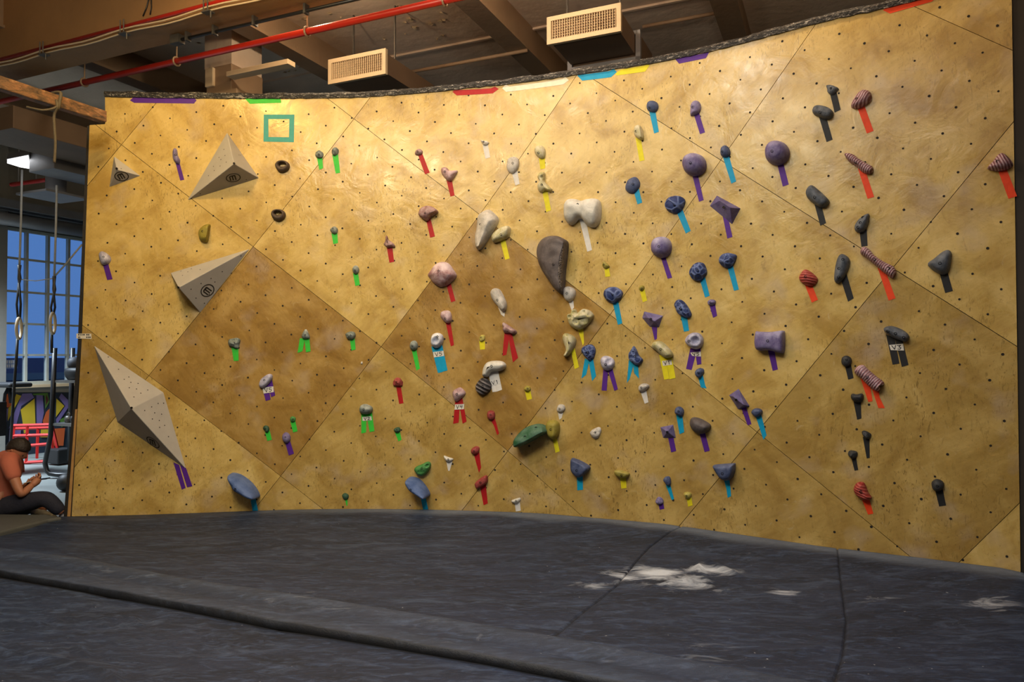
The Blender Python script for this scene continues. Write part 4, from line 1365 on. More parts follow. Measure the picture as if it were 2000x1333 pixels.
# lower right
H('B6', 'slate bowl-shaped hold, left of two near the bottom', 'slate', .10, '245 700 275 698 340 725 405 770 385 810 330 855 290 855 245 800', (300, 795), [('cyan', '297 848 348 838 350 965 300 970')],
  spine='285 735 360 780', e=2.8)
H('B6', 'yellow bowl-shaped crimp near the bottom', 'olive', .07, '620 800 680 800 748 825 730 860 680 867 635 845', (683, 832), [('yellow', '672 860 722 856 728 950 683 955')], spine='655 815 710 828', e=2.6, dust=.4)
H('B6', 'dark blue round knob left of the grey egg', 'slate', .06, '1142 280 1155 250 1190 245 1220 275 1212 325 1180 322 1148 305', (1175, 285), [('cyan', '1158 314 1212 318 1228 465 1188 482')])
POLY('B6', 'purple square pyramid', 'plum', [(1020, 422, 0), (1133, 400, 0), (1155, 515, 0), (1045, 515, 0), (1080, 462, .075)], [(0, 4, 1), (1, 4, 2), (2, 4, 3), (3, 4, 0)], (1080, 464, .073),
     [('purple', '1088 510 1135 510 1158 628 1115 640')])
H('B6', 'grey-brown egg with purple tape', 'brown', .10, '1270 380 1290 340 1350 345 1420 380 1453 415 1430 460 1370 485 1310 465 1280 425', None, [('purple', '1362 478 1408 466 1450 625 1405 638')], spine='1330 400 1395 425')
POLY('B6', 'tilted purple kite-shaped block', 'plum', [(1700, 88, 0), (1797, 240, 0), (1697, 268, 0), (1617, 145, 0), (1655, 160, .08), (1745, 228, .085)],
     [(0, 3, 4), (0, 4, 5, 1), (1, 5, 2), (2, 5, 4, 3)], (1678, 185, .083), [('purple', '1723 255 1765 246 1812 395 1778 405')])
H('B7', 'small slate cap hold right of the kite block', 'slate', .06, '298 1090 320 1062 365 1060 392 1080 385 1110 345 1137 310 1115', None, [('cyan', '338 1128 385 1110 432 1290 405 1330')], spine='325 1088 365 1085', e=2.4)
H('B6', 'slate bowl-shaped hold, right of two near the bottom', 'slate', .11, '1477 758 1483 752 1550 745 1656 739 1663 746 1662 800 1645 850 1618 880 1580 887 1545 868 1508 818', (1560, 820), [('cyan', '1572 876 1618 866 1630 950 1635 1020 1605 1035 1595 960')],
  spine='1535 795 1612 795', e=3.2, dust=.25)
H('B6', 'small navy knob near the bottom', 'slate', .05, '1045 880 1060 855 1095 852 1108 885 1105 925 1080 930 1060 905', None, [('cyan', '1068 926 1107 920 1140 1045 1120 1055')], style='rock')
H('B6', 'small purple pebble, lowest of its route', 'purple', .04, '978 1060 1000 1028 1035 1042 1045 1075 1020 1095 990 1085', None, [('purple', '1005 1086 1045 1070 1055 1130 1015 1138')], style='rock')
H('B6', 'yellow pebble, lowest of its route', 'yellow', .04, '1222 995 1250 985 1285 995 1285 1030 1255 1048 1230 1030', (1248, 1020), [('yellow', '1250 1040 1288 1022 1302 1100 1262 1112')])
H('B7', 'big purple rectangular block', 'purple', .11, '335 400 375 392 470 393 560 382 583 400 582 560 550 578 450 555 340 545', (437, 478), [('purple', '443 550 500 556 530 720 485 732')],
  spine='400 470 515 475', e=3.4, dust=.4)
H('B7', 'small charcoal ring left of the striped slug', 'black', .05, '1078 650 1090 610 1130 600 1165 625 1165 670 1130 697 1092 685', (1122, 640), [('black', '1112 686 1163 670 1187 795 1140 808')], e=2.5)
H('B7', 'chalk-topped ribbed slug over two orange tapes', 'rib', .09, '1190 730 1215 695 1265 682 1310 720 1380 780 1440 825 1445 855 1415 865 1410 905 1370 905 1310 860 1250 800 1200 760', (1305, 785),
  [('orange', '1243 785 1332 865 1352 995 1315 1003'), ('orange', '1343 880 1405 895 1412 960 1458 1055 1402 1055 1370 960')], style='rib', ax=-38, pitch=.017, amp=.0035, spine='1230 720 1305 785 1400 860', dust=1.0)
H('B7', 'two-lobed black hold', 'black', .06, '1160 960 1170 930 1210 937 1260 928 1272 965 1255 1000 1215 1010 1180 995', None, [('black', '1185 992 1250 992 1255 1145 1218 1155')], spine='1190 960 1245 960', dents=[(1214, 945, 8, .015)])
H('B8', 'small black knob, third of the black column', 'black', .045, '380 385 400 378 438 400 430 425 405 428 388 410', None, [('black', '388 415 428 415 430 542 412 545')], style='rock')
H('B8', 'small black knob, lowest of the black column', 'black', .045, '297 515 310 498 350 505 355 530 335 548 308 540', None, [('black', '318 540 348 540 360 615 338 620')], style='rock')
H('B8', 'red ribbed hold, lowest of the orange route', 'ribred', .08, '330 735 345 700 378 690 400 705 420 755 440 785 425 800 380 795 345 770', (375, 748), [('orange', '380 788 428 793 452 880 420 886')],
  style='rib', ax=70, pitch=.02, amp=.003, spine='365 730 405 775')
H('B8', 'round black button hold at the lower right', 'black', .06, '802 700 815 680 840 672 875 690 878 725 850 745 815 738', (838, 715), [('black', '826 738 872 728 892 830 850 836')], e=2.4)

# grade labels on the tape
PIN = pmat('black_tape_pen', lin(222, 220, 214), None, rough=.6)
grade('B2', [(308, 458), (380, 450), (383, 487), (317, 497)], 'V5', 'white V5 label on the purple tapes in the dark diamond')
grade('B3', [(228, 1118), (312, 1112), (316, 1148), (230, 1155)], 'V2', 'white V2 label on the two green tapes')
grade('B3', [(886, 515), (982, 502), (988, 550), (893, 565)], 'V5', 'white V5 label on the cyan tapes under the ring hold')
grade('B3', [(1090, 1002), (1175, 997), (1172, 1046), (1085, 1050)], 'V4', 'white V4 label on the red tapes')
grade('B4', [(318, 768), (400, 752), (408, 792), (328, 808)], 'V1', 'white V1 label on the white tapes', mat_=M['t_white'])
grade('A6', [(785, 1038), (870, 1030), (872, 1070), (800, 1064)], 'V5', 'white V5 label on the purple tapes under the doughnut hold')
grade('A6', [(555, 1107), (632, 1095), (638, 1136), (562, 1146)], 'V1', 'white V1 label on the yellow tapes')
grade('B7', [(1496, 508), (1618, 496), (1624, 556), (1510, 552)], 'V3', 'white V3 label on the black tapes')

# notice at the left edge, two lines of print too small to read
o = wall_px('paper_notice', [(149.5, 652), (178.5, 652), (179, 662.5), (149.5, 661.5)], .0015, .0022, M['paper'], None)
tag(o, "small white printed notice at the wall's left edge above the long volume", 'notice')
V, Fc = [], []
rr = random.Random(2)
for y, segs in ((654.3, '153 155.5 157 158.6 159.8 161.4 162.3 164 164.6 166.2 169 171.4 172.4 174.6'), (659.2, '153 154.8 155.4 157 168.6 170.6 171.8 173.8 174.8 177.2')):
    s = [float(x) for x in segs.split()]
    for a, b in zip(s[::2], s[1::2]):
        q = [on_wall(*p) for p in ((a, y - 1.4), (b, y - 1.4), (b, y + 1.4), (a, y + 1.4))]
        i = len(V)
        V += [W(p[0], p[1], .0032) for p in q]
        Fc.append((i, i + 3, i + 2, i + 1))
mk('lettering', V, Fc, M['ink'], o)

# coloured tapes along the top edge
tape('P', 'purple', [(254, 196), (260, 190.8), (379, 191.5), (384, 196), (379, 202.5), (262, 201)], 'long purple tape strip along the top edge at far left', name='tape_strip')
tape('P', 'green', [(478.5, 193), (548, 192.6), (549.5, 201), (488, 203)], 'green tape strip along the top edge above the teal square')
tape('T', 'red', [(668, 290), (690, 268), (715, 276), (940, 265), (970, 252), (997, 268), (955, 300), (700, 315)], 'red tape strip along the top edge')
tape('T', 'cream', [(1022, 265), (1045, 236), (1075, 252), (1450, 198), (1470, 182), (1495, 207), (1455, 237), (1050, 290)], 'cream tape strip along the top edge beside the red one')
tape('T', 'cyan', [(1555, 175), (1580, 156), (1600, 166), (1780, 142), (1815, 127), (1835, 148), (1795, 185), (1590, 210)], 'cyan tape strip along the top edge')
tape('S', 'yellow', [(8, 497), (45, 466), (235, 434), (255, 424), (275, 432), (240, 480), (20, 510)], 'yellow tape strip along the top edge right of the cyan one')
tape('S', 'purple', [(475, 382), (720, 334), (742, 326), (715, 375), (505, 418)], 'short purple tape strip along the top edge right of the yellow one')
tape('U', 'orange', [(110, 90), (150, 60), (270, 34), (420, -6), (560, -36), (560, -6), (530, 15), (170, 118)], 'orange tape strip along the top edge at the right')
sq = [(452, 878), (686, 878), (682, 1090), (450, 1085)]
si = [(487, 912), (648, 912), (645, 1052), (488, 1050)]
cv = lambda p: on_wall(400 + p[0] / 3.92, p[1] / 3.92)
root = thing('tape_square', W(*cv((567, 985))), 'teal tape square frame stuck high on the amber panels', 'tape')
for k in range(4):
    k2 = (k + 1) % 4
    wall_sheet('tape_strip', [cv(sq[k]), cv(sq[k2]), cv(si[k2]), cv(si[k])], .001 + .0002 * (k % 2), .002 + .0002 * (k % 2), M['t_teal'], root)

# chalk-dusted pale chip low on the dark diamond
H('P', 'tiny white plug in a bolt hole right of the dark diamond', 'white', .012, '704.5 709 706 706.5 708 707.5 708 711 706 712 704.5 711')

# ------------------------------------------------------------------ the four grey volumes
t = NT('grey_volume_texture')
t.bump(t.noise(t.obj, 260, 3, .7), .5, .004)
M['volume'] = t.out(Base_Color=t.mix(t.noise(t.obj, 5, 5, .6), lin(182, 177, 170), lin(160, 155, 150)), Roughness=.8, Specular_IOR_Level=.25)
M['logo'] = pmat('volume_logo_paint', lin(28, 26, 25), None, rough=.7)

def face_point(P0, P1, P2, px, py):
    n = (P1 - P0).cross(P2 - P0).normalized()
    a, b = ray(px, py)
    d = Vector((a, 1, b))
    o_ = Vector((0, 0, HC))
    t_ = (P0 - o_).dot(n) / d.dot(n)
    p = o_ + d * t_
    if n.dot(o_ - p) < 0: n = -n
    return p, n

def logo(parent, tri, c, legs, r):
    """ring with a three-legged m, printed on the face tri; c centre, legs direction in pixels"""
    P0, P1, P2 = tri
    p, n = face_point(P0, P1, P2, *c)
    q, _ = face_point(P0, P1, P2, c[0] + legs[0] * 3, c[1] + legs[1] * 3)
    y = -(q - p).normalized()
    x = y.cross(n).normalized()
    if project(p + x * .1)[0] < project(p)[0] and abs(legs[1]) > abs(legs[0]): x = -x
    V, Fc = [], []
    e = n * .0022
    K = 32
    for k in range(K):
        t_ = 2 * PI * k / K
        d = x * math.cos(t_) + y * math.sin(t_)
        V += [p + e + d * r, p + e + d * r * .86]
    Fc += [(2 * k, 2 * ((k + 1) % K), 2 * ((k + 1) % K) + 1, 2 * k + 1) for k in range(K)]
    def quad(a, b, c_, d):
        i = len(V)
        for s in (a, b, c_, d): V.append(p + e + x * s[0] * r + y * s[1] * r)
        Fc.append((i, i + 1, i + 2, i + 3))
    quad((-.52, .34), (.40, .34), (.30, .62), (-.34, .56))
    for s in (-.44, -.08, .28):
        quad((s - .09, -.56), (s + .09, -.56), (s + .09, .42), (s - .09, .42))
    mk('logo_mark', V, Fc, M['logo'], parent)

def screw_holes(parent, tri, pts):
    V, Fc = [], []
    for px in pts:
        p, n = face_point(*tri, *px)
        a = n.cross(Vector((0, 0, 1))).normalized()
        b = n.cross(a)
        i = len(V)
        for k in range(6):
            t_ = 2 * PI * k / 6
            V.append(p + n * .0015 + (a * math.cos(t_) + b * math.sin(t_)) * .006)
        Fc.append(tuple(range(i, i + 6)))
    if V:
        o = mk('screw_holes', V, Fc, M['logo'], parent)
        o['kind'] = 'stuff'

VG = 'grey textured plywood volumes'
def volume(crop, d, verts, faces, bolt, lg, holes, tapes=()):
    o, V = POLY(crop, d, 'volume', verts, faces, bolt, tapes, 'climbing_volume', 'climbing volume', VG, .006)
    for fi, c, legs, r in lg:
        f = faces[fi]
        logo(o, (V[f[0]], V[f[1]], V[f[2]]), PX(crop, [c])[0], legs, r)
    for fi, pts in holes:
        f = faces[fi]
        screw_holes(o, (V[f[0]], V[f[1]], V[f[2]]), PX(crop, pairs(pts)))
    return o

volume('A1', 'smallest grey pyramid volume near the top left corner', [(210, 252, 0), (380, 378, 0), (178, 452, 0), (225, 336, .15)], [(0, 3, 1), (1, 3, 2), (2, 3, 0)], (226, 331, .15),
       [(1, (258, 381), (.55, .84), .062)], [(0, '255 332')])
volume('A1', 'large grey pyramid volume below the teal tape square', [(945, 98, 0), (1152, 393, 0), (688, 537, 0), (990, 300, .30)], [(0, 3, 1), (1, 3, 2), (2, 3, 0)], (990, 297, .30),
       [(1, (985, 391), (.30, .95), .068)],
       [(2, '925 207 932 247 893 260 905 273 857 318 900 315 862 345 825 378 940 290'), (0, '1022 243 1033 245'), (1, '1070 403 770 495 712 527')])
volume('A1', 'tilted grey wedge volume pointing up right', [(577, 1012, 0), (1092, 855, 0), (770, 1270, 0), (628, 1107, .30)], [(0, 3, 1), (1, 3, 2), (2, 3, 0)], (628, 1106, .30),
       [(1, (817, 1125), (.80, .6), .068)],
       [(1, '913 1003 840 1047 865 1070 775 1080 710 1117 828 1150 742 1175 797 1208 1035 900'), (0, '645 1000 690 1005 655 1028 712 985 770 990')])
volume('B1', 'longest grey diamond volume above the purple tape pair', [(145, 185, 0), (597, 490, 0), (744, 988, 0), (299, 684, 0), (388, 596, .32)], [(0, 4, 1), (1, 4, 2), (2, 4, 3), (3, 4, 0)], (389, 590, .32),
       [(2, (530, 815), (.25, .95), .075)],
       [(0, '238 260 305 340 342 405 372 390 385 425 375 460 432 432 422 468 495 475 450 495 405 520'),
        (1, '475 608 520 585 562 562 598 560 540 623 585 632 525 663 570 673 572 718 605 705 630 778')],
       [('purple', '662 945 700 962 742 1112 717 1123'), ('purple', '706 962 745 982 786 1100 752 1108')])

# ------------------------------------------------------------------ under the ceiling
def on_y(px, py, y):
    """pixel -> (x, z) on the room plane y"""
    a, b = ray(px, py)
    Y = y / (a * EY.x + EY.y)
    return (Vector((a * Y, Y, 0))).dot(EX), HC + b * Y

def on_x(px, py, x):
    a, b = ray(px, py)
    Y = x / (a * EX.x + EX.y)
    return Vector((a * Y, Y, HC + b * Y))

def y_of(px, py, Y):
    return at_depth(px, py, Y).dot(EY)

def vent(label, quad, Y, back, ncol):
    cx = sum(q[0] for q in quad) / 4
    cy = sum(q[1] for q in quad) / 4
    y = y_of(cx, cy, Y)
    x0 = (on_y(*quad[0], y)[0] + on_y(*quad[3], y)[0]) / 2
    x1 = (on_y(*quad[1], y)[0] + on_y(*quad[2], y)[0]) / 2
    z1 = (on_y(*quad[0], y)[1] + on_y(*quad[1], y)[1]) / 2
    z0 = (on_y(*quad[3], y)[1] + on_y(*quad[2], y)[1]) / 2
    t_ = thing('air_vent', R((x0 + x1) / 2, y, z0), label, 'air vent', 'ceiling air vents')
    b = .045
    fr = join_vf([box_vf((x0, y - .03, z0), (x1, y + .01, z0 + b)), box_vf((x0, y - .03, z1 - b), (x1, y + .01, z1)),
                  box_vf((x0, y - .03, z0 + b), (x0 + b, y + .01, z1 - b)), box_vf((x1 - b, y - .03, z0 + b), (x1, y + .01, z1 - b))])
    mk('vent_frame', *fr, M['vent'], t_)
    sl = []
    for k in range(ncol):
        x = x0 + b + (x1 - x0 - 2 * b) * (k + .5) / ncol
        sl.append(box_vf((x - .003, y - .022, z0 + b), (x + .003, y + .0, z1 - b)))
    for k in range(7):
        z = z0 + b + (z1 - z0 - 2 * b) * (k + .5) / 7
        sl.append(box_vf((x0 + b, y - .004, z - .003), (x1 - b, y + .012, z + .003)))
    o = mk('vent_grille', *join_vf(sl), M['vent'], t_)
    o['kind'] = 'stuff'
    rbox('vent_back', (x0 + b, y + .04, z0 + b), (x1 - b, y + .05, z1 - b), M['ventdark'], t_)
    rbox('duct_body', (x0 + .03, y + .012, z0 + .03), (x1 - .03, y + back, z1 - .03), M['ductbrown'], t_)
    for x in (x0 + .1, x1 - .1):
        rbox('hanger_rod', (x - .008, y + .3, z1 - .04), (x + .008, y + .316, ZC), M['steel'], t_)
    return t_, x0, x1, y, z0, z1

vent('left cream air vent with a square grille above the wall', [(643, 119), (755, 96), (757, 144), (645, 168)], 8.0, 2.2, 26)
t_, x0, x1, y, z0, z1 = vent('right cream air vent with a square grille above the wall', [(1069, 38), (1213, 6), (1215, 60), (1071, 92)], 7.15, .62, 26)
# flanged joint and the wider box behind the right vent
fl = join_vf([box_vf((x0 - .01, y + .62, z0 - .05), (x1 + .03, y + .67, z0 + .0)), box_vf((x1 - .02, y + .62, z0 - .05), (x1 + .03, y + .67, z1)),
              box_vf((x0 - .01, y + .62, z0), (x0 + .04, y + .67, z1)), box_vf((x0, y + .62, z1 - .04), (x1, y + .67, z1))])
mk('duct_flange', *fl, M['duct'], t_)
rbox('duct_body', (x0 + .02, y + .67, z0 - .02), (x1 + .0, y + 1.3, z1), M['ductbrown'], t_)
rbox('duct_flange', (x1 - .01, y + 1.25, z0 - .05), (x1 + .03, y + 1.30, z0 + .12), M['duct'], t_)

# red sprinkler main with its hangers
P = at_z(345, 120, 4.6)
ys, zs_ = P.dot(EY), 4.6
t_ = thing('sprinkler_pipe', R(-4, ys, zs_), 'red sprinkler pipe running under the ceiling joists', 'pipe')
V, Fc = tube_vf([R(-10.5, ys, zs_), R(2.0, ys, zs_)], .033, 14)
mk('pipe', V, Fc, M['redpipe'], t_, smooth=True)
for px, py in ((345, 120), (165, 152), (868, 8), (600, 62)):
    x = on_y(px, py, ys)[0]
    parts = [tube_vf([R(x, ys + .0, zs_ + .04), R(x, ys, 5.2)], .008, 6)]
    ring = [R(x, ys + .045 * math.cos(q), zs_ + .045 * math.sin(q)) for q in np.linspace(0, 2 * PI, 13)]
    parts.append(tube_vf(ring, .010, 6, False))
    mk('pipe_hanger', *join_vf(parts), M['beam'], t_)
# black conduit under the girder
yc = y_of(520, 34, 7.5)
t_ = thing('conduit', R(-3, 5.30, 4.66), 'thin black conduit clamped under the tan girder', 'conduit')
a = at_z(352, 78, 4.64)
b = at_z(690, 0, 4.64)
V, Fc = tube_vf([a, a.lerp(b, 1.5)], .016, 8)
mk('pipe', V, Fc, M['blacksteel'], t_, smooth=True)
for s in (.05, .22, .46, .75):
    p = a.lerp(b, s)
    v, f = box_vf((-.012, -.03, -.03), (.012, .03, .07), (p, EX, EY, EZ))
    mk('clamp', v, f, M['steel'], t_)
v, f = box_vf((-.10, -.04, -.035), (.02, .04, .05), (a, EX, EY, EZ))
mk('junction_box', v, f, M['steel'], t_)
# red pipe and loose cables along the girder's lower front edge
t_ = thing('girder_pipe', R(-4, 4.97, 4.74), 'thin red pipe along the lower edge of the tan girder', 'pipe')
V, Fc = tube_vf([R(-9, 4.975, 4.745), R(0, 4.975, 4.745)], .020, 10)
mk('pipe', V, Fc, M['redpipe'], t_, smooth=True)
t2 = thing('cable_run', R(-4, 4.95, 4.70), 'two slack white cables tied along the tan girder', 'cable')
rr = random.Random(4)
for dz, dy in ((-.035, -.01), (-.055, .02)):
    pts = []
    for k in range(46):
        x = -8.5 + k * .19
        sag = -.022 * math.sin(PI * ((x + .6) % 1.15) / 1.15) ** 2
        pts.append(R(x, 4.96 + dy, 4.745 + dz + sag))
    V, Fc = tube_vf(pts, .008, 6)
    mk('cable', V, Fc, M['vent'], t2, smooth=True)
for px in (88, 245, 408):
    x, z = on_y(px, 112 - (px - 0) * .27, 4.975)
    parts = [box_vf((x - .05, 4.93, 4.66), (x + .05, 5.0, 4.672)), tube_vf([R(x - .03, 4.94, 4.67), R(x - .03, 4.94, 4.80)], .006, 6), tube_vf([R(x + .02, 4.94, 4.67), R(x + .02, 4.94, 4.80)], .006, 6),
             tube_vf([R(x + .05, 4.95, 4.66), R(x + .05, 4.95, 4.60)], .007, 6)]
    mk('clip', *join_vf(parts), M['steel'], t_)
# two loose wires on the girder's face
for k, (pa, pb) in enumerate((((291, 0), (280, 32)), ((296, 0), (294, 29)))):
    p0 = on_y(*pa, 4.99)
    p1 = on_y(*pb, 4.99)
    V, Fc = tube_vf([R(p0[0], 4.99, p0[1] + .12), R(p0[0], 4.985, p0[1]), R((p0[0] + p1[0]) / 2 + .01, 4.985, (p0[1] + p1[1]) / 2), R(p1[0], 4.985, p1[1])], .006, 6)
    o = mk('loose_wire', V, Fc, M['blacksteel'], None, smooth=True)
    tag(o, ('left' if k == 0 else 'right') + " of two short dark wires hanging on the tan girder's face", 'wire', 'wires on the girder')

# boxed-in block and plank above the wall on the left
y = y_of(430, 150, 8.3)
xa, xb = on_y(403, 150, y)[0], on_y(452, 150, y)[0]
t_ = thing('beam_casing', R((xa + xb) / 2, y, 4.4), 'tan boxed-in block under the ceiling behind the wall top', 'casing')
z0 = on_y(420, 178, y)[1]
z1 = on_y(420, 130, y)[1]
rbox('casing_box', (xa, y, z0 - .2), (xb, y + .5, z1), M['beam'], t_, .01)
rbox('casing_post', (xa + .02, y - .04, z0 + .05), (xa + .14, y, z1 - .02), M['vent'], t_, .006)
rbox('casing_cap', (xa - .05, y + .02, z1), (xb - .02, y + .5, ZC), M['ceiling'], t_)
rbox('casing_foot', (xa - .06, y - .02, z0 - .2), (xb + .1, y + .5, z0 - .02), M['beam'], t_, .01)
xc, zc = on_y(447, 150, y - .1)
xd, zd = on_y(567, 125, y - .1)
o = rbox('ceiling_plank', (xc, y - .14, zc - .01), (xd, y - .02, zc + .045), M['vent'], None, .004)
tag(o, 'short pale plank beside the tan boxed-in block', 'plank')

# thin pale rods across the joists, and small spalls of paint
rod = M['beam']
for k, (pa, lab) in enumerate((((1000, 104), 'pale rod under the joists right of the left vent'), ((1300, 44), 'pale rod beside the right vent flange'))):
    y = y_of(*pa, 8.6 if k == 0 else 8.2)
    z = on_y(*pa, y)[1]
    xs = [on_y(q, 0, y)[0] for q in ((790, 1030) if k == 0 else (1255, 1412))]
    V, Fc = tube_vf([R(xs[0], y, z), R(xs[1], y, z)], .022, 8)
    o = mk('ceiling_rod', V, Fc, rod, None, smooth=True)
    tag(o, lab, 'rod', 'rods under the ceiling')
V, Fc = [], []
rr = random.Random(12)
for cx_, cy_, sp_, n in ((790, 15, 12, 3), (815, 45, 35, 14), (455, 62, 20, 6), (560, 140, 14, 5), (440, 88, 18, 6), (635, 100, 12, 5), (700, 50, 40, 6), (520, 70, 60, 8)):
    for k in range(n):
        p = at_z(cx_ + rr.gauss(0, sp_), cy_ + rr.gauss(0, sp_ * .45), ZC - .012)
        s = rr.uniform(.012, .05)
        i = len(V)
        m = 6
        for q in range(m):
            a = 2 * PI * q / m
            V.append(p + Vector((math.cos(a) * s * rr.uniform(.6, 1.3), math.sin(a) * s * rr.uniform(.4, .9), rr.uniform(-.012, .004))))
        V.append(p + Vector((0, 0, .011)))
        Fc += [(i + q, i + (q + 1) % m, i + m) for q in range(m)]
        Fc.append(tuple(i + q for q in range(m))[::-1])
o = mk('paint_flakes', V, Fc, M['vent'])
o['kind'] = 'stuff'
tag(o, 'curled flakes of pale paint peeling from the ceiling', 'paint flakes')

# rusty timber running from the wall's notch towards us, with a rope round it
t = NT('rusty_painted_timber')
t.bump(t.noise(t.obj, 30, 5), .5, .01)
M['rusty'] = t.out(Base_Color=t.ramp(t.noise(t.mapping(t.obj, (3, 3, 9)), 3, 6, .7, .8), [(.36, lin(58, 42, 32)), (.5, lin(104, 76, 50)), (.6, lin(130, 88, 58)), (.72, lin(160, 136, 102))]), Roughness=.7)
PE = at_depth(204, 229, 6.62)
v, f = box_vf((-.05, -3.2, -.052), (.035, 0, .052), (PE, EX, EY, EZ))
o = mk('timber_beam', v, f, M['rusty'])
bevel(o, .008)
tag(o, 'rust-stained timber beam meeting the notch of the wall', 'beam')
pr = PE - EY * .47
def beam_pt(dx, dy, dz): return pr + EX * dx + EY * dy + EZ * dz
t_ = thing('rope', beam_pt(0, 0, -.2), 'grey rope tied round the rusty timber and hanging down', 'rope')
loop = [beam_pt(-.07, 0, -.06), beam_pt(-.07, .01, .065), beam_pt(.05, .02, .07), beam_pt(.06, .01, 0), beam_pt(.05, 0, -.075), beam_pt(-.02, 0, -.08), beam_pt(-.07, 0, -.06)]
V, Fc = tube_vf(resample(spline(loop, False, 8), 40, False), .013, 8)
mk('loop', V, Fc, pmat('grey_rope', lin(96, 86, 68), lin(70, 62, 50), 40, .8, .5, 120), t_, smooth=True)
Y0 = beam_pt(0, 0, 0).y - .07
tail = [at_depth(110, 196, Y0), at_depth(112, 208, Y0 - .02), at_depth(106, 224, Y0), at_depth(106, 245, Y0), at_depth(108, 280, Y0), at_depth(106, 318, Y0)]
V, Fc = tube_vf(resample(spline(tail, False, 8), 40, False), .011, 8)
mk('hanging_end', V, Fc, bpy.data.materials['grey_rope'], t_, smooth=True)
tail = [at_depth(112, 208, Y0 - .02), at_depth(100, 213, Y0 - .05), at_depth(80, 215, Y0 - .1), at_depth(52, 209, Y0 - .1)]
V, Fc = tube_vf(resample(spline(tail, False, 8), 30, False), .009, 8)
mk('short_end', V, Fc, bpy.data.materials['grey_rope'], t_, smooth=True)

# ------------------------------------------------------------------ the room beyond the wall's left edge
def ey_box(name, px0, px1, py_top, py_bot, Y, length, mat_, label, cat, left_ext=0.0):
    """duct along the room's depth whose near face spans the pixels at depth Y"""
    y = y_of((px0 + px1) / 2, (py_top + py_bot) / 2, Y)
    xa, xb = on_y(px0, py_top, y)[0], on_y(px1, py_top, y)[0]
    zt, zb = on_y(px1, py_top, y)[1], on_y(px1, py_bot, y)[1]
    v, f = box_vf((xa - left_ext, y, zb), (xb, y + length, zt))
    o = mk(name, v, f, mat_)
    bevel(o, .008)
    if label: tag(o, label, cat, 'air ducts at the far left')
    return o, (xa, xb, y, zb, zt)

ey_box('air_duct', -60, 26, 205, 250, 8.2, 6.5, M['ductbrown'], 'brown boxed duct under the ceiling at far left, upper one', 'duct')
o, db = ey_box('air_duct', 57, 106, 286, 329, 9.4, 5.0, M['duct'], 'grey sheet-metal duct below the brown duct at far left', 'duct')
# ceiling light panel
q = [at_z(14, 319, 4.02), at_z(55, 311, 4.02), at_z(58, 330, 4.02), at_z(40, 327, 4.02)]
t_ = thing('ceiling_light', (q[0] + q[2]) / 2, 'bright white light panel beside the grey duct', 'light')
V = q + [p + Vector((0, 0, .05)) for p in q]
mk('diffuser', V, [(0, 1, 2, 3), (4, 7, 6, 5), (0, 4, 5, 1), (1, 5, 6, 2), (2, 6, 7, 3), (3, 7, 4, 0)], emit('white_light_panel', (1, 1, 1, 1), 3.0), t_)
V = [p + (p - (q[0] + q[2]) / 2) * .08 + Vector((0, 0, .05)) for p in q] + [p + Vector((0, 0, .12)) for p in q]
mk('housing', V, [(3, 2, 1, 0), (4, 5, 6, 7), (0, 1, 5, 4), (1, 2, 6, 5), (2, 3, 7, 6), (3, 0, 4, 7)], M['duct'], t_)
# red pipe in the far room
y = y_of(70, 353, 11)
xa, za = on_y(22, 361, y)
xb, zb = on_y(122, 345, y)
V, Fc = tube_vf([R(xa, y, za), R(xb + .6, y, zb - .02)], .032, 10)
t_ = thing('sprinkler_pipe', R(xa, y, za), 'short red and white pipe beyond the wall at far left', 'pipe')
mk('pipe', V, Fc, M['redpipe'], t_, smooth=True)
for k in (.15, .5, .85):
    p = R(xa + (xb - xa) * k, y, za)
    mk('pipe_hanger', *tube_vf([p, p + Vector((0, 0, 1.2))], .01, 6), M['duct'], t_)
# flat diffuser hanging from a round neck
c = at_depth(105, 383, 10.2)
t_ = thing('ceiling_diffuser', c, 'flat grey square air diffuser beyond the wall at far left', 'diffuser')
v, f = box_vf((-.32, -.32, -.02), (.32, .32, .01), (c, EX, EY, EZ))
o = mk('diffuser_plate', v, f, M['duct'], t_)
V, Fc = tube_vf([c + Vector((.03, 0, .01)), c + Vector((.03, 0, .06)), c + Vector((.03, 0, .26))], [.22, .13, .13], 20)
mk('diffuser_neck', V, Fc, M['duct'], t_, smooth=True)
# fat insulated pipe along the window wall and a beam above it
V, Fc = tube_vf([on_x(-60, 417, XL + .35), on_x(220, 459, XL + .35)], .11, 18)
o = mk('insulated_pipe', V, Fc, M['duct'], None, smooth=True)
tag(o, 'fat grey pipe running above the window', 'pipe')
struct(rbox('trim_13', (XL, 2, on_x(0, 402, XL + .5).z), (XL + .5, 16, on_x(0, 386, XL + .5).z), M['duct']))
struct(rbox('trim_14', (XL, 2, wz1 + .02), (XL + .12, 16, wz1 + .2), M['wallpaint']))
p = on_left(1, 500)
struct(rbox('trim_15', (XL, p.dot(EY) - .30, ZF), (XL + .16, p.dot(EY) + .02, ZC), M['wallpaint']))

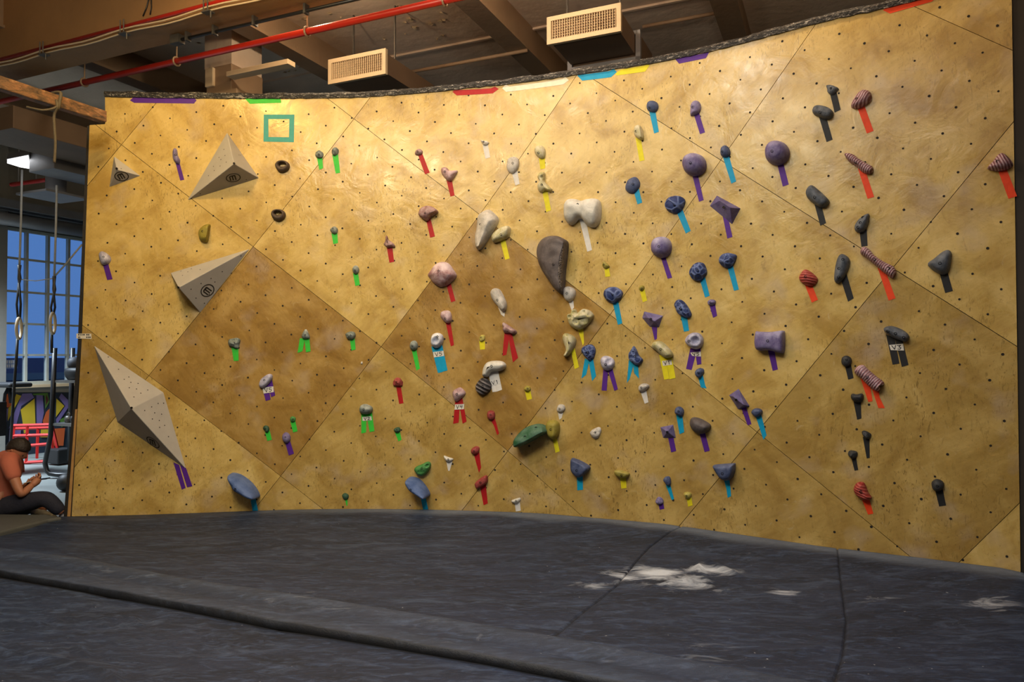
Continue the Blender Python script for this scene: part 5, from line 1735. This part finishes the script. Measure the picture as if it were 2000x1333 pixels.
# the steel window
t = NT('window_glass')
tr_ = t.n('ShaderNodeBsdfTransparent', {'Color': (.88, .92, .96, 1)}).outputs[0]
gl = t.n('ShaderNodeBsdfGlossy', {'Color': (1, 1, 1, 1), 'Roughness': .05}).outputs[0]
mx = t.n('ShaderNodeMixShader', {0: .06, 1: tr_, 2: gl}).outputs[0]
t.t.links.new(mx, t.t.nodes['Material Output'].inputs[0])
M['glass'] = t.m
M['mullion'] = pmat('window_paint', lin(196, 198, 186), lin(170, 172, 160), 8, .6)
win = bpy.data.objects.new('window_1', None)
COL.objects.link(win)
place(win, R(XL, 9, wz0), None)
struct(win)
cols = [on_left(px, 694).dot(EY) for px in (3, 50, 92, 132)]
stepc = (cols[3] - cols[0]) / 3
cols = [cols[0] - stepc * k for k in range(9, 0, -1)] + cols + [cols[3] + stepc * k for k in (1, 2, 3)]
rows_ = [wz0] + [on_left(50, py).z for py in (694, 633, 571, 507)] + [wz1]
rbox('window_frame', (XL - .05, wy0, wz0), (XL + .03, wy1, wz0 + .06), M['mullion'], win)
rbox('window_frame', (XL - .05, wy0, wz1 - .05), (XL + .03, wy1, wz1), M['mullion'], win)
rbox('window_frame', (XL - .05, wy0, wz0), (XL + .03, cols[0], wz1), M['wallpaint'], win)
rbox('window_frame', (XL - .05, cols[-1], wz0), (XL + .03, wy1, wz1), M['wallpaint'], win)
for y in cols:
    rbox('mullion', (XL - .05, y - .022, wz0), (XL + .02, y + .022, wz1), M['mullion'], win)
for z in rows_[1:-1]:
    rbox('glazing_bar', (XL - .045, cols[0], z - .018), (XL + .012, cols[-1], z + .018), M['mullion'], win)
for a, b in zip(cols[:-1], cols[1:]):
    for c_, d in zip(rows_[:-1], rows_[1:]):
        rbox('pane', (XL - .024, a + .02, c_ + .015), (XL - .018, b - .02, d - .015), M['glass'], win)
o = rbox('window_sill', (XL - .05, wy0, wz0 - .05), (XL + .14, wy1, wz0 - .001), M['vent'], win)
# printed sheet in a lower pane
pa, pb = on_left(8, 703), on_left(35, 703)
zt, zb = pa.z, on_left(8, 721).z
t_ = thing('window_sign', R(XL - .01, pa.dot(EY), zb), 'pale blue printed sheet stuck in a lower window pane', 'sign')
bl = pmat('blue_sheet', lin(130, 160, 220), lin(110, 140, 210), 30, .6)
rbox('sheet', (XL - .016, pa.dot(EY), zb), (XL - .012, pb.dot(EY), zt), bl, t_)
V, Fc = [], []
rr = random.Random(9)
for k in range(2):
    for j in range(6):
        y0 = pa.dot(EY) + (pb.dot(EY) - pa.dot(EY)) * (.06 + j * .155)
        za = zb + (zt - zb) * (.14 + .44 * k)
        i = len(V)
        ww = rr.uniform(.018, .032)
        V += [R(XL - .0105, y0, za), R(XL - .0105, y0 + ww, za), R(XL - .0105, y0 + ww, za + .055), R(XL - .0105, y0, za + .055)]
        Fc.append((i, i + 1, i + 2, i + 3))
mk('lettering', V, Fc, pmat('sheet_print', lin(225, 232, 245), None), t_)

# outside at dusk: a bare tree, a low building
rr = random.Random(21)
root_p = R(XL - 4.5, on_left(40, 560).dot(EY) + 1.2, -.3)
parts = []
def branch(p, d, L, r, depth):
    q = p + d * L
    m = p.lerp(q, .5) + Vector((rr.gauss(0, .05), rr.gauss(0, .05), 0)) * L
    parts.append(tube_vf([p, m, q], [r, r * .85, r * .65], 6, False))
    if depth:
        for _ in range(3):
            nd = (d + Vector((rr.gauss(0, .6), rr.gauss(0, .6), rr.gauss(.12, .35)))).normalized()
            branch(p.lerp(q, rr.uniform(.55, 1)), nd, L * rr.uniform(.5, .75), r * .55, depth - 1)
branch(root_p, Vector((0, 0, 1)), 1.7, .12, 5)
o = mk('bare_tree', *join_vf(parts), pmat('pale_bark', lin(170, 170, 176), lin(130, 130, 138), 6, .8))
tag(o, 'pale bare tree outside the window', 'tree')
t_ = thing('far_building', R(XL - 14, 14, -.3), 'dark low building across the street outside the window', 'building')
zb_ = on_x(60, 700, XL - 14).z
rbox('facade', (XL - 18, -2, -.3), (XL - 14, 34, zb_), pmat('dusk_facade', lin(120, 112, 130), lin(100, 94, 110), 1, .9), t_)
rbox('cornice', (XL - 14, -2, zb_ - .8), (XL - 13.7, 34, zb_ - .55), M['wallpaint'], t_)
for k in range(9):
    y = 3 + k * 3.1
    rbox('window', (XL - 14.02, y, zb_ - 2.2), (XL - 13.9, y + 1.7, zb_ - 1.1), M['blacksteel'], t_)
struct(rbox('ground', (XL - 30, -10, ZF - .3), (XL - T_, 40, ZF - .2), M['concrete']))

# spray-painted mural on the wall under the window
MC = {'y': (206, 178, 40), 'p': (118, 104, 160), 'o': (206, 96, 44), 'g': (86, 130, 50), 'd': (34, 46, 62), 'r': (96, 44, 40)}
mm = [pmat('mural_' + k, lin(*c), lin(*[x * .85 for x in c]), 3, .7) for k, c in MC.items()]
mi = {k: i for i, k in enumerate(MC)}
polys = [('d', '-200 768 1000 768 1000 1560 -200 1560'),
         ('y', '190 790 250 810 200 900 165 960 90 1110 95 960 160 880'), ('o', '60 790 110 785 140 920 90 950 10 900 40 850'), ('y', '-60 800 40 790 20 880 -60 900'),
         ('p', '260 785 370 780 400 830 250 930 190 1150 100 1200 170 1000'), ('y', '240 975 405 840 415 1140 280 1260 260 1100'),
         ('p', '425 800 500 800 515 1010 490 1140 430 1140'), ('g', '385 785 560 775 580 880 532 965 520 805 390 800'), ('r', '540 790 570 860 535 930'),
         ('o', '590 950 595 1140 510 1150 500 1110 540 1000'), ('y', '660 840 755 930 655 1060'), ('p', '720 780 800 860 800 950 665 1150 655 1090 765 930 690 830'),
         ('y', '480 1145 600 1135 590 1300 470 1300'), ('g', '700 1090 760 1060 800 1140 720 1180'), ('p', '-40 960 90 960 60 1200 -40 1200'), ('y', '800 960 830 1000 815 1140 795 1080'),
         ('p', '100 1210 240 1190 230 1400 90 1400'), ('o', '610 1200 760 1190 740 1400 600 1400')]
V, Fc, idx = [], [], []
for k, (c, s) in enumerate(polys):
    i = len(V)
    pts = pairs(s)
    V += [on_left(x / 6.06, 640 + y / 6.06) + EX * (.004 + .0012 * k) for x, y in pts]
    Fc.append(tuple(range(i, i + len(pts))))
    idx.append(mi[c])
o = mk('wall_mural', V, Fc, None, None, mats=mm, mat_idx=idx)
tag(o, 'yellow, purple and orange spray-painted mural below the window', 'mural')

# gymnastic rings
def ring_set(label, rope, rx, ry, tail):
    Y = 9.9
    t_ = thing('gymnastic_ring', at_depth(rx, ry + 20, Y), label, 'gymnastic ring', 'gymnastic rings on ropes')
    V, Fc = tube_vf([at_depth(*p, Y) for p in rope], .014, 8)
    mk('cord', V, Fc, pmat('white_cord', lin(200, 200, 196), lin(170, 170, 168), 30, .7), t_, smooth=True)
    x1, y1 = rope[-1]
    V, Fc = tube_vf([at_depth(x1, y1 - 2, Y), at_depth(x1 - .5, y1 + 12, Y), at_depth(x1, y1 + 24, Y), at_depth(x1 - .5, y1 + 34, Y)], [.025, .018, .026, .014], 8)
    mk('carabiner', V, Fc, M['steel'], t_, smooth=True)
    for dx in (-1, 1):
        V, Fc = tube_vf([at_depth(x1 - 1, y1 + 32, Y), at_depth((x1 + rx) / 2 - 1 + dx * 4, (y1 + 32 + ry) / 2 + 8, Y), at_depth(rx + dx * 2, ry, Y + dx * .02)], .014, 6)
        mk('strap', V, Fc, M['vinylblack'], t_, smooth=True)
    c = at_depth(rx, ry + 20, Y)
    ax1 = Vector((c.x, c.y, 0)).normalized() * .96 + Vector((c.y, -c.x, 0)).normalized() * .2
    pts = [c + ax1 * (.14 * math.cos(q)) + Vector((0, 0, .14 * math.sin(q))) for q in np.linspace(0, 2 * PI, 33)]
    V, Fc = tube_vf(pts, .020, 10, False)
    mk('ring', V, Fc, pmat('pale_ring_wood', lin(206, 190, 160), lin(180, 160, 130), 8, .6), t_, smooth=True)
    if tail:
        V, Fc = tube_vf([at_depth(*p, Y) for p in tail], .018, 6)
        mk('resistance_band', V, Fc, M['vinylblack'], t_, smooth=True)
    return t_
ring_set('left wooden gymnastic ring with a long black band', [(43, 332), (41, 430), (38, 520)], 37, 622, [(34, 662), (32, 700), (28, 750), (25, 800), (21, 862)])
t_ = ring_set('right wooden gymnastic ring near the window corner', [(111, 362), (109, 450), (106, 542)], 103, 612, [(101, 652), (101, 690)])
V, Fc = tube_vf([at_depth(*p, 9.9) for p in ((106, 541), (125, 520), (160, 478))], .011, 6)
mk('cord', V, Fc, bpy.data.materials['white_cord'], t_, smooth=True)
V, Fc = tube_vf([at_depth(*p, 9.9) for p in ((38, 546), (70, 549), (105, 544))], .007, 6)
mk('cord', V, Fc, bpy.data.materials['white_cord'], t_, smooth=True)

# storage rack
Y = 10.6
rk = thing('storage_rack', at_z(110, 927, ZF), 'black steel storage rack beside the window', 'rack')
def post(name, pts, r, mat_, par, Yd=0):
    V, Fc = tube_vf([at_depth(*p, Y + Yd) for p in pts], r, 8)
    mk(name, V, Fc, mat_, par, smooth=True)
post('upright', [(107, 680), (103, 780), (99, 850), (91, 890), (88, 905), (91, 920), (97, 926), (112, 928), (160, 928)], .034, M['blacksteel'], rk)
post('upright', [(142, 680), (139, 780), (136, 900)], .034, M['blacksteel'], rk, .5)
for y_ in (745, 829):
    a = at_depth(104 if y_ < 800 else 100, y_, Y)
    v, f = box_vf((0, 0, -.02), (.62, .5, .015), (a, EX, EY, EZ))
    mk('shelf', v, f, M['steel'], rk)
def lathe(c, prof, n=16):
    V, Fc = [], []
    for r, z in prof:
        for k in range(n):
            V.append(c + Vector((r * math.cos(2 * PI * k / n), r * math.sin(2 * PI * k / n), z)))
    for i in range(len(prof) - 1):
        for k in range(n):
            Fc.append((i * n + k, i * n + (k + 1) % n, (i + 1) * n + (k + 1) % n, (i + 1) * n + k))
    Fc += [tuple(range(n))[::-1], tuple((len(prof) - 1) * n + k for k in range(n))]
    return V, Fc
def ball_prof(r): return [(r * math.sin(PI * k / 12) + .001, r - r * math.cos(PI * k / 12)) for k in range(13)]
sa = at_depth(104, 745, Y) + EZ * .015
# black bag and two balls on the upper shelf
c = sa + EX * .24 + EY * .2
V, Fc = lathe(Vector((0, 0, 0)), [(.02, 0), (.13, 0), (.17, .05), (.185, .12), (.17, .165), (.12, .18), (.02, .185)], 20)
V = [c + EX * v.x * 1.15 + EY * v.y * .8 + EZ * v.z for v in V]
o = mk('gym_bag', V, Fc, M['vinylblack'], None, smooth=True)
tag(o, 'black bag on the upper shelf of the rack', 'bag')
for k, (dx, r) in enumerate(((.17, .095), (.36, .085))):
    o = mk('medicine_ball', *lathe(sa + EX * dx + EY * .2 + EZ * .15, ball_prof(r)), pmat('grey_ball', lin(70, 74, 84), lin(54, 58, 66), 8, .6), None, smooth=True)
    tag(o, ('left' if k == 0 else 'right') + ' grey ball resting on the black bag', 'ball')
sb = at_depth(100, 829, Y) + EZ * .015
for k in range(4):
    c = sb + EX * (.16 + .12 * k) + EY * .15
    kb = thing('kettlebell', c, ['first', 'second', 'third', 'fourth'][k] + ' dark kettlebell from the left on the lower rack shelf', 'kettlebell', 'kettlebells on the lower shelf')
    mk('bell', *lathe(c, [(.03, 0), (.045, .005), (.056, .05), (.045, .095), (.02, .105)], 12), [M['steel'], M['blacksteel']][k % 2], kb, smooth=True)
    pts = [c + EX * (.034 * math.cos(q)) + EZ * (.10 + .05 * math.sin(q)) for q in np.linspace(0, PI, 9)]
    mk('handle', *tube_vf(pts, .009, 6), M['steel'], kb, smooth=True)
# wall ball on the floor by the wall's edge
c = at_z(129, 960, ZF)
o = mk('exercise_ball', *lathe(c, ball_prof(.115)), M['vinylblack'], None, smooth=True)
tag(o, "black exercise ball on the floor by the wall's edge", 'ball')

# red step frame
rs = thing('step_frame', at_z(80, 903, ZF), 'red steel step frame in front of the mural', 'exercise frame')
M['redsteel'] = pmat('red_steel', lin(190, 36, 30), lin(160, 28, 26), 6, .4)
YR = 12.0
def rod_(name, pa, pb, Yd0=0, Yd1=0, r=.026):
    V, Fc = tube_vf([at_depth(*pa, YR + Yd0), at_depth(*pb, YR + Yd1)], r, 4)
    mk(name, V, Fc, M['redsteel'], rs)
rod_('top_rail', (26, 832), (102, 830))
rod_('top_rail', (30, 838), (103, 836), .45, .45)
rod_('cross_rail', (24, 852), (96, 850))
rod_('cross_rail', (56, 871), (92, 868))
rod_('post', (53.5, 831), (51, 905))
rod_('post', (27, 832), (22, 906))
rod_('post', (101, 830), (118, 900), 0, .1)
rod_('post', (97, 836), (107, 899), .2, .2)
rod_('post', (74, 836), (72, 896), .45, .45)
rod_('base_rail', (20, 906), (118, 900), 0, 0)
rod_('base_rail', (118, 900), (112, 893), 0, .45)
v, f = box_vf((.45, .12, 0), (.75, .4, .24), (at_depth(40, 905, YR), EX, EY, EZ))
o = mk('foam_block', v, f, M['vinylblack'])
bevel(o, .02)
tag(o, 'dark foam block inside the red frame', 'block')

# black bench with a flat pad and hanging straps at the frame's left
bn = thing('roman_bench', at_z(5, 880, ZF), 'black bench with a flat pad at the left edge', 'bench')
Yb = 10.9
a = at_depth(-40, 753, Yb)
v, f = box_vf((0, 0, -.03), (.70, .35, .04), (a, EX, EY, EZ))
o = mk('pad', v, f, M['vinylblack'], bn)
bevel(o, .03, 3)
for dx in (0, 1):
    V, Fc = tube_vf([at_depth(17 + dx * 3, 757, Yb), at_depth(10 + dx * 9, 770, Yb), at_depth(8 + dx * 13, 788, Yb)], .022, 6)
    mk('strap', V, Fc, M['vinylblack'], bn, smooth=True)
v, f = box_vf((0, 0, 0), (.5, .12, .5), (at_depth(-45, 850, Yb), EX, EY, EZ))
mk('weight_column', v, f, M['blacksteel'], bn)
a = at_z(-40, 888, ZF)
v, f = box_vf((-.1, 0, 0), (.62, .5, .2), (a, EX, EY, EZ))
mk('base', v, f, M['blacksteel'], bn)

# ------------------------------------------------------------------ the seated man at the far left
YP = 7.05
man = thing('person', at_depth(5, 1006, YP), 'man in an orange t-shirt and dark jeans sitting and looking at his phone', 'person')
M['skin'] = pmat('skin', lin(178, 122, 92), lin(160, 104, 78), 9, .55)
M['shirt'] = pmat('orange_cotton', lin(188, 106, 84), lin(170, 92, 72), 7, .85, .3, 20)
M['jeans'] = pmat('dark_denim', lin(34, 36, 54), lin(24, 26, 40), 14, .85, .4, 60)
M['hair'] = pmat('dark_brown_hair', lin(44, 32, 24), lin(26, 19, 15), 40, .6, .6, 90)
M['shoe'] = pmat('white_patterned_shoe', lin(190, 190, 196), lin(60, 66, 90), 30, .6)

def J(px, py, dy=0.0):
    """joint at a pixel, dy metres nearer (-) or farther (+) than the man's middle"""
    return at_depth(px, py, YP + dy)

def skin_obj(name, chains, mat_, parent, root=0, sub=2):
    """one continuous surface grown round joined chains of (point, radius)"""
    V, E, Rr = [], [], []
    idx = {}
    for ch in chains:
        prev = None
        for p, r in ch:
            k = tuple(round(x, 4) for x in p)
            if k not in idx:
                idx[k] = len(V)
                V.append(p)
                Rr.append(r)
            i = idx[k]
            if prev is not None and prev != i: E.append((prev, i))
            prev = i
    org = Vector(parent['o'])
    me = bpy.data.meshes.new(name)
    me.from_pydata([tuple(v - org) for v in V], E, [])
    me.materials.append(mat_)
    o = bpy.data.objects.new(name, me)
    COL.objects.link(o)
    place(o, org, parent)
    m = o.modifiers.new('skin', 'SKIN')
    m.use_smooth_shade = True
    me.skin_vertices.new() if not me.skin_vertices else None
    sv = me.skin_vertices[0].data
    for i, r in enumerate(Rr):
        sv[i].radius = (r, r) if not hasattr(r, '__len__') else r
        sv[i].use_root = (i == root)
    s = o.modifiers.new('sub', 'SUBSURF')
    s.levels = sub
    s.render_levels = sub
    return o

pel = J(2, 985)
ab = J(3, 958)
ch = J(7, 925)
nb = J(20, 893)
nk = J(27, 884)
hd = J(33, 874)
shR, shL = J(17, 905, -.17), J(25, 905, .17)
elR, elL = J(41, 969, -.22), J(32, 966, .20)
wrR, wrL = J(61, 950, -.10), J(58, 944, .08)
haR, haL = J(66, 945, -.06), J(64, 940, .05)
hpR, hpL = J(6, 992, -.10), J(6, 992, .10)
knR, knL = J(92, 973, -.12), J(86, 984, .16)
anR, anL = J(122, 1004, -.08), J(80, 1000, .10)
body = skin_obj('body', [
    [(pel, .13), (ab, .12), (ch, .13), (nb, .085), (nk, .058), (hd, .062)],
    [(nb, .085), (shR, .062), (shR.lerp(elR, .5), .050), (elR, .043), (elR.lerp(wrR, .5), .040), (wrR, .029), (haR, .030)],
    [(nb, .085), (shL, .062), (shL.lerp(elL, .5), .050), (elL, .043), (elL.lerp(wrL, .5), .040), (wrL, .029), (haL, .030)],
    [(pel, .13), (hpR, .095), (hpR.lerp(knR, .5), .085), (knR, .062), (knR.lerp(anR, .5), .055), (anR, .040)],
    [(pel, .13), (hpL, .095), (hpL.lerp(knL, .5), .085), (knL, .062), (knL.lerp(anL, .5), .055), (anL, .040)],
], M['skin'], man)
shirt = skin_obj('t_shirt', [
    [(J(1, 984), .150), (ab, .142), (J(5, 935), .150), (ch, .150), (nb, .098), (J(24, 889), .070)],
    [(nb, .098), (shR, .082), (shR.lerp(elR, .30), .074), (shR.lerp(elR, .56), .068)],
    [(nb, .098), (shL, .082), (shL.lerp(elL, .30), .074), (shL.lerp(elL, .56), .068)],
], M['shirt'], man)
jeans = skin_obj('jeans', [
    [(J(2, 974), .138), (pel, .146), (hpR, .112), (hpR.lerp(knR, .5), .100), (knR, .082), (knR.lerp(anR, .5), .072), (anR, .060)],
    [(pel, .146), (hpL, .112), (hpL.lerp(knL, .5), .100), (knL, .080), (knL.lerp(anL, .6), .066)],
], M['jeans'], man)

# head in profile, bowed: local axes f (face), u (crown), s (his left)
f_ = Vector((math.cos(-.62), .12, math.sin(-.62))).normalized()
s_ = Vector((0, 1, 0)) - f_ * f_.y
s_.normalize()
u_ = s_.cross(f_) * -1
if u_.z < 0: u_ = -u_
hc = J(33, 880)
def headp(a, b, c): return hc + f_ * a + s_ * b + u_ * c
V, Fc = [], []
NL, NM = 22, 28
def head_r(d):
    a, b, c = d        # face, side, up
    x, y, z = a * .098, b * .076, c * .116
    if a > 0 and c < 0: x *= 1 - .10 * (-c); y *= 1 - .25 * (-c)      # jaw narrows
    if a < -.2 and c < -.2: x *= .82
    g_ = lambda v, m, s: math.exp(-((v - m) / s) ** 2)
    if a > 0:
        x += .024 * g_(b, 0, .16) * g_(c, -.10, .17)                   # nose
        x += .008 * g_(b, 0, .3) * g_(c, -.48, .10)                    # lips
        x += .006 * g_(c, .20, .14) * g_(abs(b), .3, .3)               # brow
        x -= .010 * g_(abs(b), .36, .16) * g_(c, .05, .12)             # eye sockets
        x += .010 * g_(b, 0, .3) * g_(c, -.78, .16)                    # chin
    return headp(x, y, z)
for i in range(NL + 1):
    th = PI * i / NL
    for k in range(NM):
        ph = 2 * PI * k / NM
        V.append(head_r((math.sin(th) * math.cos(ph), math.sin(th) * math.sin(ph), math.cos(th))))
for i in range(NL):
    for k in range(NM):
        k2 = (k + 1) % NM
        Fc.append((i * NM + k, (i + 1) * NM + k, (i + 1) * NM + k2, i * NM + k2))
mk('head', V, Fc, M['skin'], man, smooth=True)
# ears
for sg in (-1, 1):
    V, Fc = [], []
    for r, dp in ((1, 0), (.9, .016), (.6, .018), (.45, .008), (0, .006)):
        for k in range(12):
            q = 2 * PI * k / 12
            V.append(headp(-.012 + .017 * r * math.cos(q), sg * (.072 + dp), -.008 + .030 * r * math.sin(q)))
    for i in range(4):
        for k in range(12):
            Fc.append((i * 12 + k, i * 12 + (k + 1) % 12, i * 12 + 12 + (k + 1) % 12, i * 12 + 12 + k))
    mk('ear', V, Fc, M['skin'], man, smooth=True)
    V, Fc = lathe(headp(.083, sg * .030, .002), [(.001, -.008), (.009, 0), (.001, .008)], 10)
    mk('eye', V, Fc, M['ink'], man, smooth=True)
# hair: a cap with a ragged hem, longer over the brow
V, Fc = [], []
rr = random.Random(8)
for i in range(15):
    t0 = i / 14
    for k in range(NM):
        ph = 2 * PI * k / NM
        front = max(0, math.cos(ph))
        back = max(0, -math.cos(ph))
        side = abs(math.sin(ph))
        end = 1.22 + .74 * back + .10 * side - .06 * front
        th = t0 * end
        d = (math.sin(th) * math.cos(ph), math.sin(th) * math.sin(ph), math.cos(th))
        p = hc + f_ * d[0] * .098 * (.86 if d[0] < -.2 and d[2] < -.2 else 1) + s_ * d[1] * .076 + u_ * d[2] * .116
        thick = .007 + .010 * max(0, d[2]) + .006 * front * t0 + .006 * noise.noise(p * 55)
        if i == 14: thick = .002
        V.append(p + (p - hc).normalized() * thick)
for i in range(14):
    for k in range(NM):
        k2 = (k + 1) % NM
        Fc.append((i * NM + k, (i + 1) * NM + k, (i + 1) * NM + k2, i * NM + k2))
mk('hair', V, Fc, M['hair'], man, smooth=True)

# hands: palm, four bent fingers and a thumb, closed round the phone
def hand(wr, ha, tip, sg):
    d = (ha - wr).normalized()
    side = d.cross(Vector((0, sg, 0.2))).normalized()
    up = side.cross(d).normalized()
    parts = []
    palm = [wr, wr + d * .03, wr + d * .065, wr + d * .09]
    V, Fc = tube_vf(palm, [.026, .034, .038, .030], 10)
    V = [wr + (v - wr) - side * 0 for v in V]
    parts.append((V, Fc))
    L = (.070, .078, .073, .058)
    for k in range(4):
        b = wr + d * .080 + up * ((k - 1.5) * .019)
        c1 = b + d * L[k] * .45 + side * .004
        c2 = c1 + (d * .6 + side * .75 * sg).normalized() * L[k] * .32
        c3 = c2 + (d * .0 + side * sg).normalized() * L[k] * .26
        parts.append(tube_vf([b, c1, c2, c3], [.0098, .0092, .0084, .0066], 8))
    b = wr + d * .025 + up * .030
    c1 = b + (d * .7 + up * .6).normalized() * .035
    c2 = c1 + (d * .9 + side * .5 * sg).normalized() * .030
    parts.append(tube_vf([b, c1, c2], [.0125, .0108, .0080], 8))
    mk('hand', *join_vf(parts), M['skin'], man, smooth=True)
hand(wrR, J(72, 940, -.05), None, 1)
hand(wrL, J(70, 936, .05), None, -1)
# shoes
def shoe(an, d):
    d = d.normalized()
    V, Fc = tube_vf([an + d * x + Vector((0, 0, z)) for x, z in ((-.07, -.005), (-.05, -.01), (.0, -.012), (.08, -.02), (.15, -.028), (.19, -.034))], [.030, .042, .046, .042, .036, .018], 12)
    mk('shoe', V, Fc, M['shoe'], man, smooth=True)
shoe(J(76, 1000, .10), Vector((1, 0, -.25)))
shoe(J(133, 1006, -.02), Vector((1, .3, -.1)))

# phone and the sheet of paper he holds
c = J(76, 937, .0)
fx_, fy_ = Vector((.93, 0, .10)).normalized(), Vector((0, 1, 0))
fz_ = fx_.cross(fy_)
v, f = box_vf((-.05, -.035, -.005), (.09, .035, .005), (c, fx_, fy_, fz_))
o = mk('phone', v, f, M['blacksteel'])
bevel(o, .003)
tag(o, "black phone held in the seated man's hands", 'phone')
c = J(60, 941, -.02)
v, f = box_vf((-.10, -.05, -.002), (.10, .05, .002), (c, Vector((.96, 0, .22)).normalized(), fy_, Vector((-.22, 0, .96))))
o = mk('paper_sheet', v, f, M['paper'])
tag(o, "small white sheet under the phone in the man's hands", 'paper')
